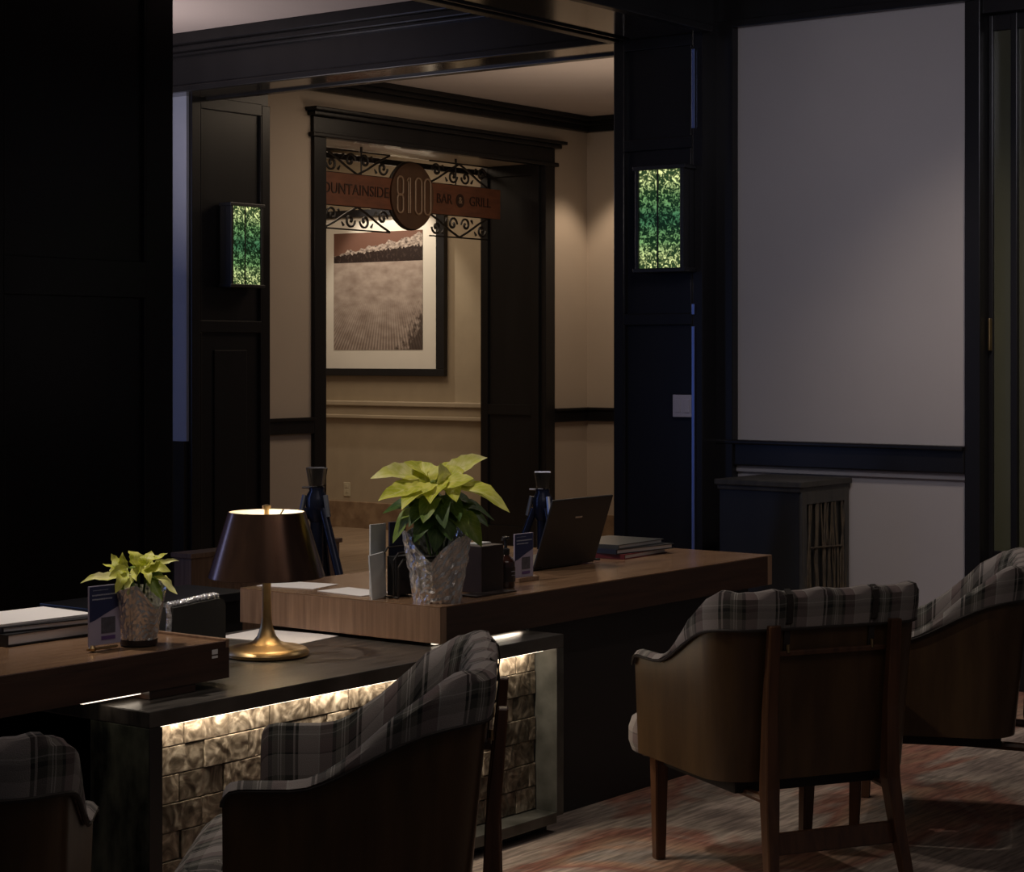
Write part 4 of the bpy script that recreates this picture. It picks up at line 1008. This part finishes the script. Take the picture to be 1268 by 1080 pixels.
for a in (-.2, .18):
    for b_ in (-.18, .18): box('foot', 'charcoalwood', a-.02, a+.02, b_-.02, b_+.02, 0, .03, cb)

# ------------------------------------------------------------------ plaid chairs
HW, HD, RC = .330, .29, .12
def plan():
    """outline from left arm front round the back to right arm front: (x, y, nx, ny, s)"""
    pts = []
    yf = .24
    def seg(x0, y0, x1, y1, nx, ny, n):
        for i in range(n): t = i/n; pts.append((x0+(x1-x0)*t, y0+(y1-y0)*t, nx, ny))
    seg(-HW, yf, -HW, -HD+RC, -1, 0, 12)
    for i in range(8): a = PI + (PI/2)*i/8; pts.append((-HW+RC+RC*math.cos(a), -HD+RC+RC*math.sin(a), math.cos(a), math.sin(a)))
    seg(-HW+RC, -HD, HW-RC, -HD, 0, -1, 12)
    for i in range(8): a = 1.5*PI + (PI/2)*i/8; pts.append((HW-RC+RC*math.cos(a), -HD+RC+RC*math.sin(a), math.cos(a), math.sin(a)))
    seg(HW, -HD+RC, HW, yf, 1, 0, 12)
    pts[:] = [(-HW, yf-q_, -1, 0) for q_ in (0, .0015, .006, .015)] + pts[1:] + [(HW, yf-q_, 1, 0) for q_ in (.015, .006, .0015, 0)]
    out = []; s = 0; prev = None
    for p in pts:
        if prev: s += math.hypot(p[0]-prev[0], p[1]-prev[1])
        prev = p; out.append((*p, s))
    return out
PLAN = plan()
def sst(a, b, x): t = max(0, min(1, (x-a)/(b-a))); return t*t*(3-2*t)
def backw(y): return 1 - sst(-.26, .10, y)
def topz(y): r = .03; d = max(0, y-(.24-r)); return .605 - (r-math.sqrt(max(0, r*r-d*d))) + .205*backw(y)
def hem(y): return .012 + .078*backw(y)**1.3
def pos(p, z, off):
    t = (.82-z)/.5; x, y, nx, ny, s = p
    bw_ = sst(.15, -.30, y) if False else max(0, min(1, (.15-y)/.45))
    return ((x + nx*off)*(1-.06*t), y + ny*off + .05*t*bw_, z)
def grid(bm, uvl, G, U, V, closed=False):
    vs = [[bm.verts.new(c) for c in row] for row in G]
    for i in range(len(vs)-1):
        for j in range(len(vs[0])-1):
            f = bm.faces.new((vs[i][j], vs[i+1][j], vs[i+1][j+1], vs[i][j+1]))
            for l, (a, b) in zip(f.loops, ((i, j), (i+1, j), (i+1, j+1), (i, j+1))): l[uvl].uv = (U[a], V[a][b])
    return vs
def uvbox_cushion(parent, m='plaid'):
    """crowned seat cushion"""
    bm = bmesh.new(); uvl = bm.loops.layers.uv.new('UVMap')
    x0_, x1_, y0_, y1_, z0_, z1_ = -.262, .262, -.20, .365, .292, .420
    n = 14
    G = []; U = []; V = []
    prof = [(0.0, 0.0), (0.0, .35), (.0, .7), (.03, .93), (.10, 1.0)]
    # rings from bottom edge up and inwards
    rings = []
    def ring(inset, z, cnt=48):
        r = []
        for i in range(cnt):
            a = 2*PI*i/cnt; ca, sa = math.cos(a), math.sin(a); e = .22
            sx = math.copysign(abs(ca)**e, ca); sy = math.copysign(abs(sa)**e, sa)
            hx, hy = (x1_-x0_)/2-inset, (y1_-y0_)/2-inset
            yy = (y0_+y1_)/2 + sy*hy
            r.append((sx*(hx + .045*max(0, min(1, (yy-.235)/.02))), yy, z))
        return r
    specs = [(.03, z0_), (.008, z0_+.012), (0, z0_+.04), (0, z1_-.05), (.008, z1_-.02), (.03, z1_), (.08, z1_+.016), (.15, z1_+.026), (.22, z1_+.03)]
    for ins, z in specs: rings.append([bm.verts.new(c) for c in ring(ins, z)])
    cnt = 48
    for a, b in zip(rings, rings[1:]):
        for i in range(cnt):
            j = (i+1) % cnt; f = bm.faces.new((a[i], a[j], b[j], b[i]))
            sd_ = a in rings[:5]
            for l in f.loops: l[uvl].uv = (l.vert.co.x + l.vert.co.y, l.vert.co.z*1.0+.02) if sd_ else (l.vert.co.x, l.vert.co.y)
    for r in (rings[0][::-1], rings[-1]):
        f = bm.faces.new(r)
        for l in f.loops: l[uvl].uv = (l.vert.co.x, l.vert.co.y)
    return obj('seat_cushion', bm, m, parent, True)

def make_chair(label, loc, rotz):
    t = thing('armchair', label, 'chair', loc, rotz, 'plaid armchairs around the counter')
    # outer shell
    bm = bmesh.new(); uvl = bm.loops.layers.uv.new('UVMap'); nz = 6
    def surf(off, rev=False):
        G = []; V = []
        for p in PLAN:
            zt = topz(p[1]) - hem(p[1])*.5; row = [pos(p, .31 + (zt-.31)*k/nz, off) for k in range(nz+1)]; G.append(row); V.append([c[2] for c in row])
        return grid(bm, uvl, G, [p[4] for p in PLAN], V)
    A = surf(0.0); B = surf(-.018)
    for i in range(len(PLAN)-1):
        bm.faces.new((A[i][0], A[i+1][0], B[i+1][0], B[i][0])); bm.faces.new((A[i][nz], A[i+1][nz], B[i+1][nz], B[i][nz]))
    for i in (0, len(PLAN)-1):
        for k in range(nz): bm.faces.new((A[i][k], A[i][k+1], B[i][k+1], B[i][k]))
    obj('shell', bm, 'leather', t, True)
    # plaid upholstery: hem outside, roll over the top, down the inside
    bm = bmesh.new(); uvl = bm.loops.layers.uv.new('UVMap'); G = []; V = []
    for i, p in enumerate(PLAN):
        T = topz(p[1]); h = hem(p[1]); w_ = backw(p[1]); k = .55 + .45*w_
        e = .0015*math.sin(i*1.9)*w_
        sec = [(-.002, T-h), (.009+e, T-h+.004), (.012+e, T-h*.5), (.011, T-.006), (.000, T+.008*k+e), (-.02*k, T+.013*k), (-.045*k, T+.006*k), (-.062*k, T-.02), (-.068*k, T-.07), (-.062*k, .47), (-.045*k, .40), (-.016, .38)]
        cr = (.006*math.sin(p[4]*41+1) + .004*math.sin(p[4]*93))*w_
        sec = [(o_ + (cr if q_ in (4, 5, 6, 7, 8) else 0), z + (cr*.7 if q_ in (4, 5, 6, 7) else 0)) for q_, (o_, z) in enumerate(sec)]
        row = [pos(p, z, o_) for o_, z in sec]; G.append(row)
        v = [0]; 
        for a, b in zip(sec, sec[1:]): v.append(v[-1] + math.hypot(a[0]-b[0], a[1]-b[1]))
        V.append(v)
    vs = grid(bm, uvl, G, [p[4] for p in PLAN], V)
    for r in (vs[0], vs[-1]):
        f = bm.faces.new(r)
        for l in f.loops: l[uvl].uv = (l.vert.co.y*3, l.vert.co.z)
    obj('upholstery', bm, 'plaid', t, True)
    # piping under the hem
    bm = bmesh.new(); tube(bm, [pos(p, topz(p[1])-hem(p[1]), .008) for p in PLAN], .0045, 6); obj('piping', bm, 'strap', t, True)
    uvbox_cushion(t)
    bm = bmesh.new(); bx(bm, -.245, .245, -.20, .24, .272, .315, .006); obj('seat_frame', bm, 'underseat', t)
    for s in (-1, 1):
        bm = bmesh.new(); beam(bm, (s*.245, .235, 0), (s*.250, .225, .315), .030, .030, .042, .042); obj('front_leg', bm, 'walnut', t)
        # rear post runs up the outside of the back
        bm = bmesh.new(); ctr = [(.215, -.345, 0), (.200, -.310, .16), (.190, -.288, .30), (.190, -.290, .50), (.190, -.312, .735)]
        vs_ = []
        wds = [(.030, .030), (.036, .036), (.042, .042), (.036, .030), (.034, .022)]
        for (cx, cy, cz), (w_, d_) in zip(ctr, wds):
            vs_.append([bm.verts.new((s*cx+a*w_/2, cy+b*d_/2, cz)) for a, b in ((-1, -1), (1, -1), (1, 1), (-1, 1))])
        for a, b in zip(vs_, vs_[1:]):
            for i in range(4): j = (i+1) % 4; bm.faces.new((a[i], a[j], b[j], b[i]))
        bm.faces.new(vs_[0][::-1]); bm.faces.new(vs_[-1])
        bmesh.ops.bevel(bm, geom=[e for e in bm.edges], offset=.003, segments=1, affect='EDGES')
        obj('rear_leg', bm, 'walnut', t)
        bm = bmesh.new()
        pa, pb = Vector((s*.200, -.275, .270)), Vector((s*.245, .22, .300))
        tube(bm, [pa, pb], .013, 8); obj('side_rail', bm, 'walnut', t, True)
        # strap holding the cushion
        bm = bmesh.new(); xs = s*.135
        sec = [pos((xs, -HD, 0, -1, 0), z, o_) for o_, z in ((.006, .655), (.006, .73), (.017, .738), (.018, .79), (.012, .815), (-.005, .828))]
        L_ = [bm.verts.new((c[0]-.009, c[1], c[2])) for c in sec]; R_ = [bm.verts.new((c[0]+.009, c[1], c[2])) for c in sec]
        for i in range(len(sec)-1): bm.faces.new((L_[i], L_[i+1], R_[i+1], R_[i]))
        so = obj('strap', bm, 'strap', t); sd = so.modifiers.new('s', 'SOLIDIFY'); sd.thickness = .003
        bm = bmesh.new(); c = pos((xs, -HD, 0, -1, 0), .665, .012); tube(bm, [(c[0], c[1], c[2]-.008), (c[0], c[1], c[2]+.014)], .005, 8); obj('strap_hook', bm, 'brass', t, True)
    bm = bmesh.new(); beam(bm, (0, -.303, .125), (0, -.292, .180), .41, .020, .405, .020); obj('stretcher', bm, 'walnut', t)
    yb = pos((0, -HD, 0, -1, 0), .66, .0)[1]
    bm = bmesh.new(); bx(bm, -.19, .19, yb-.014, yb+.004, .648, .662, .003); obj('back_rail', bm, 'walnut', t)
    return t
def place(X0, Z0, fx, fz, label):
    n = math.hypot(fx, fz); fx, fz = fx/n, fz/n
    o = cw(X0, Z0); f = cw(fx, fz); return make_chair(label, (o[0], o[1], 0), math.atan2(-f[0], f[1]))
place(.742, 5.677, -.4, .916, 'plaid armchair seen from behind, right of centre, by the oak desk')
place(1.329, 6.31, -.97, .24, 'plaid armchair side on at right photo edge, cut off by it')
place(-.33, 4.275, -1, .0, 'plaid armchair in front of the lit stone tiles')
place(-1.09, 3.55, -.10, .995, 'plaid armchair in bottom left corner, only its back showing')
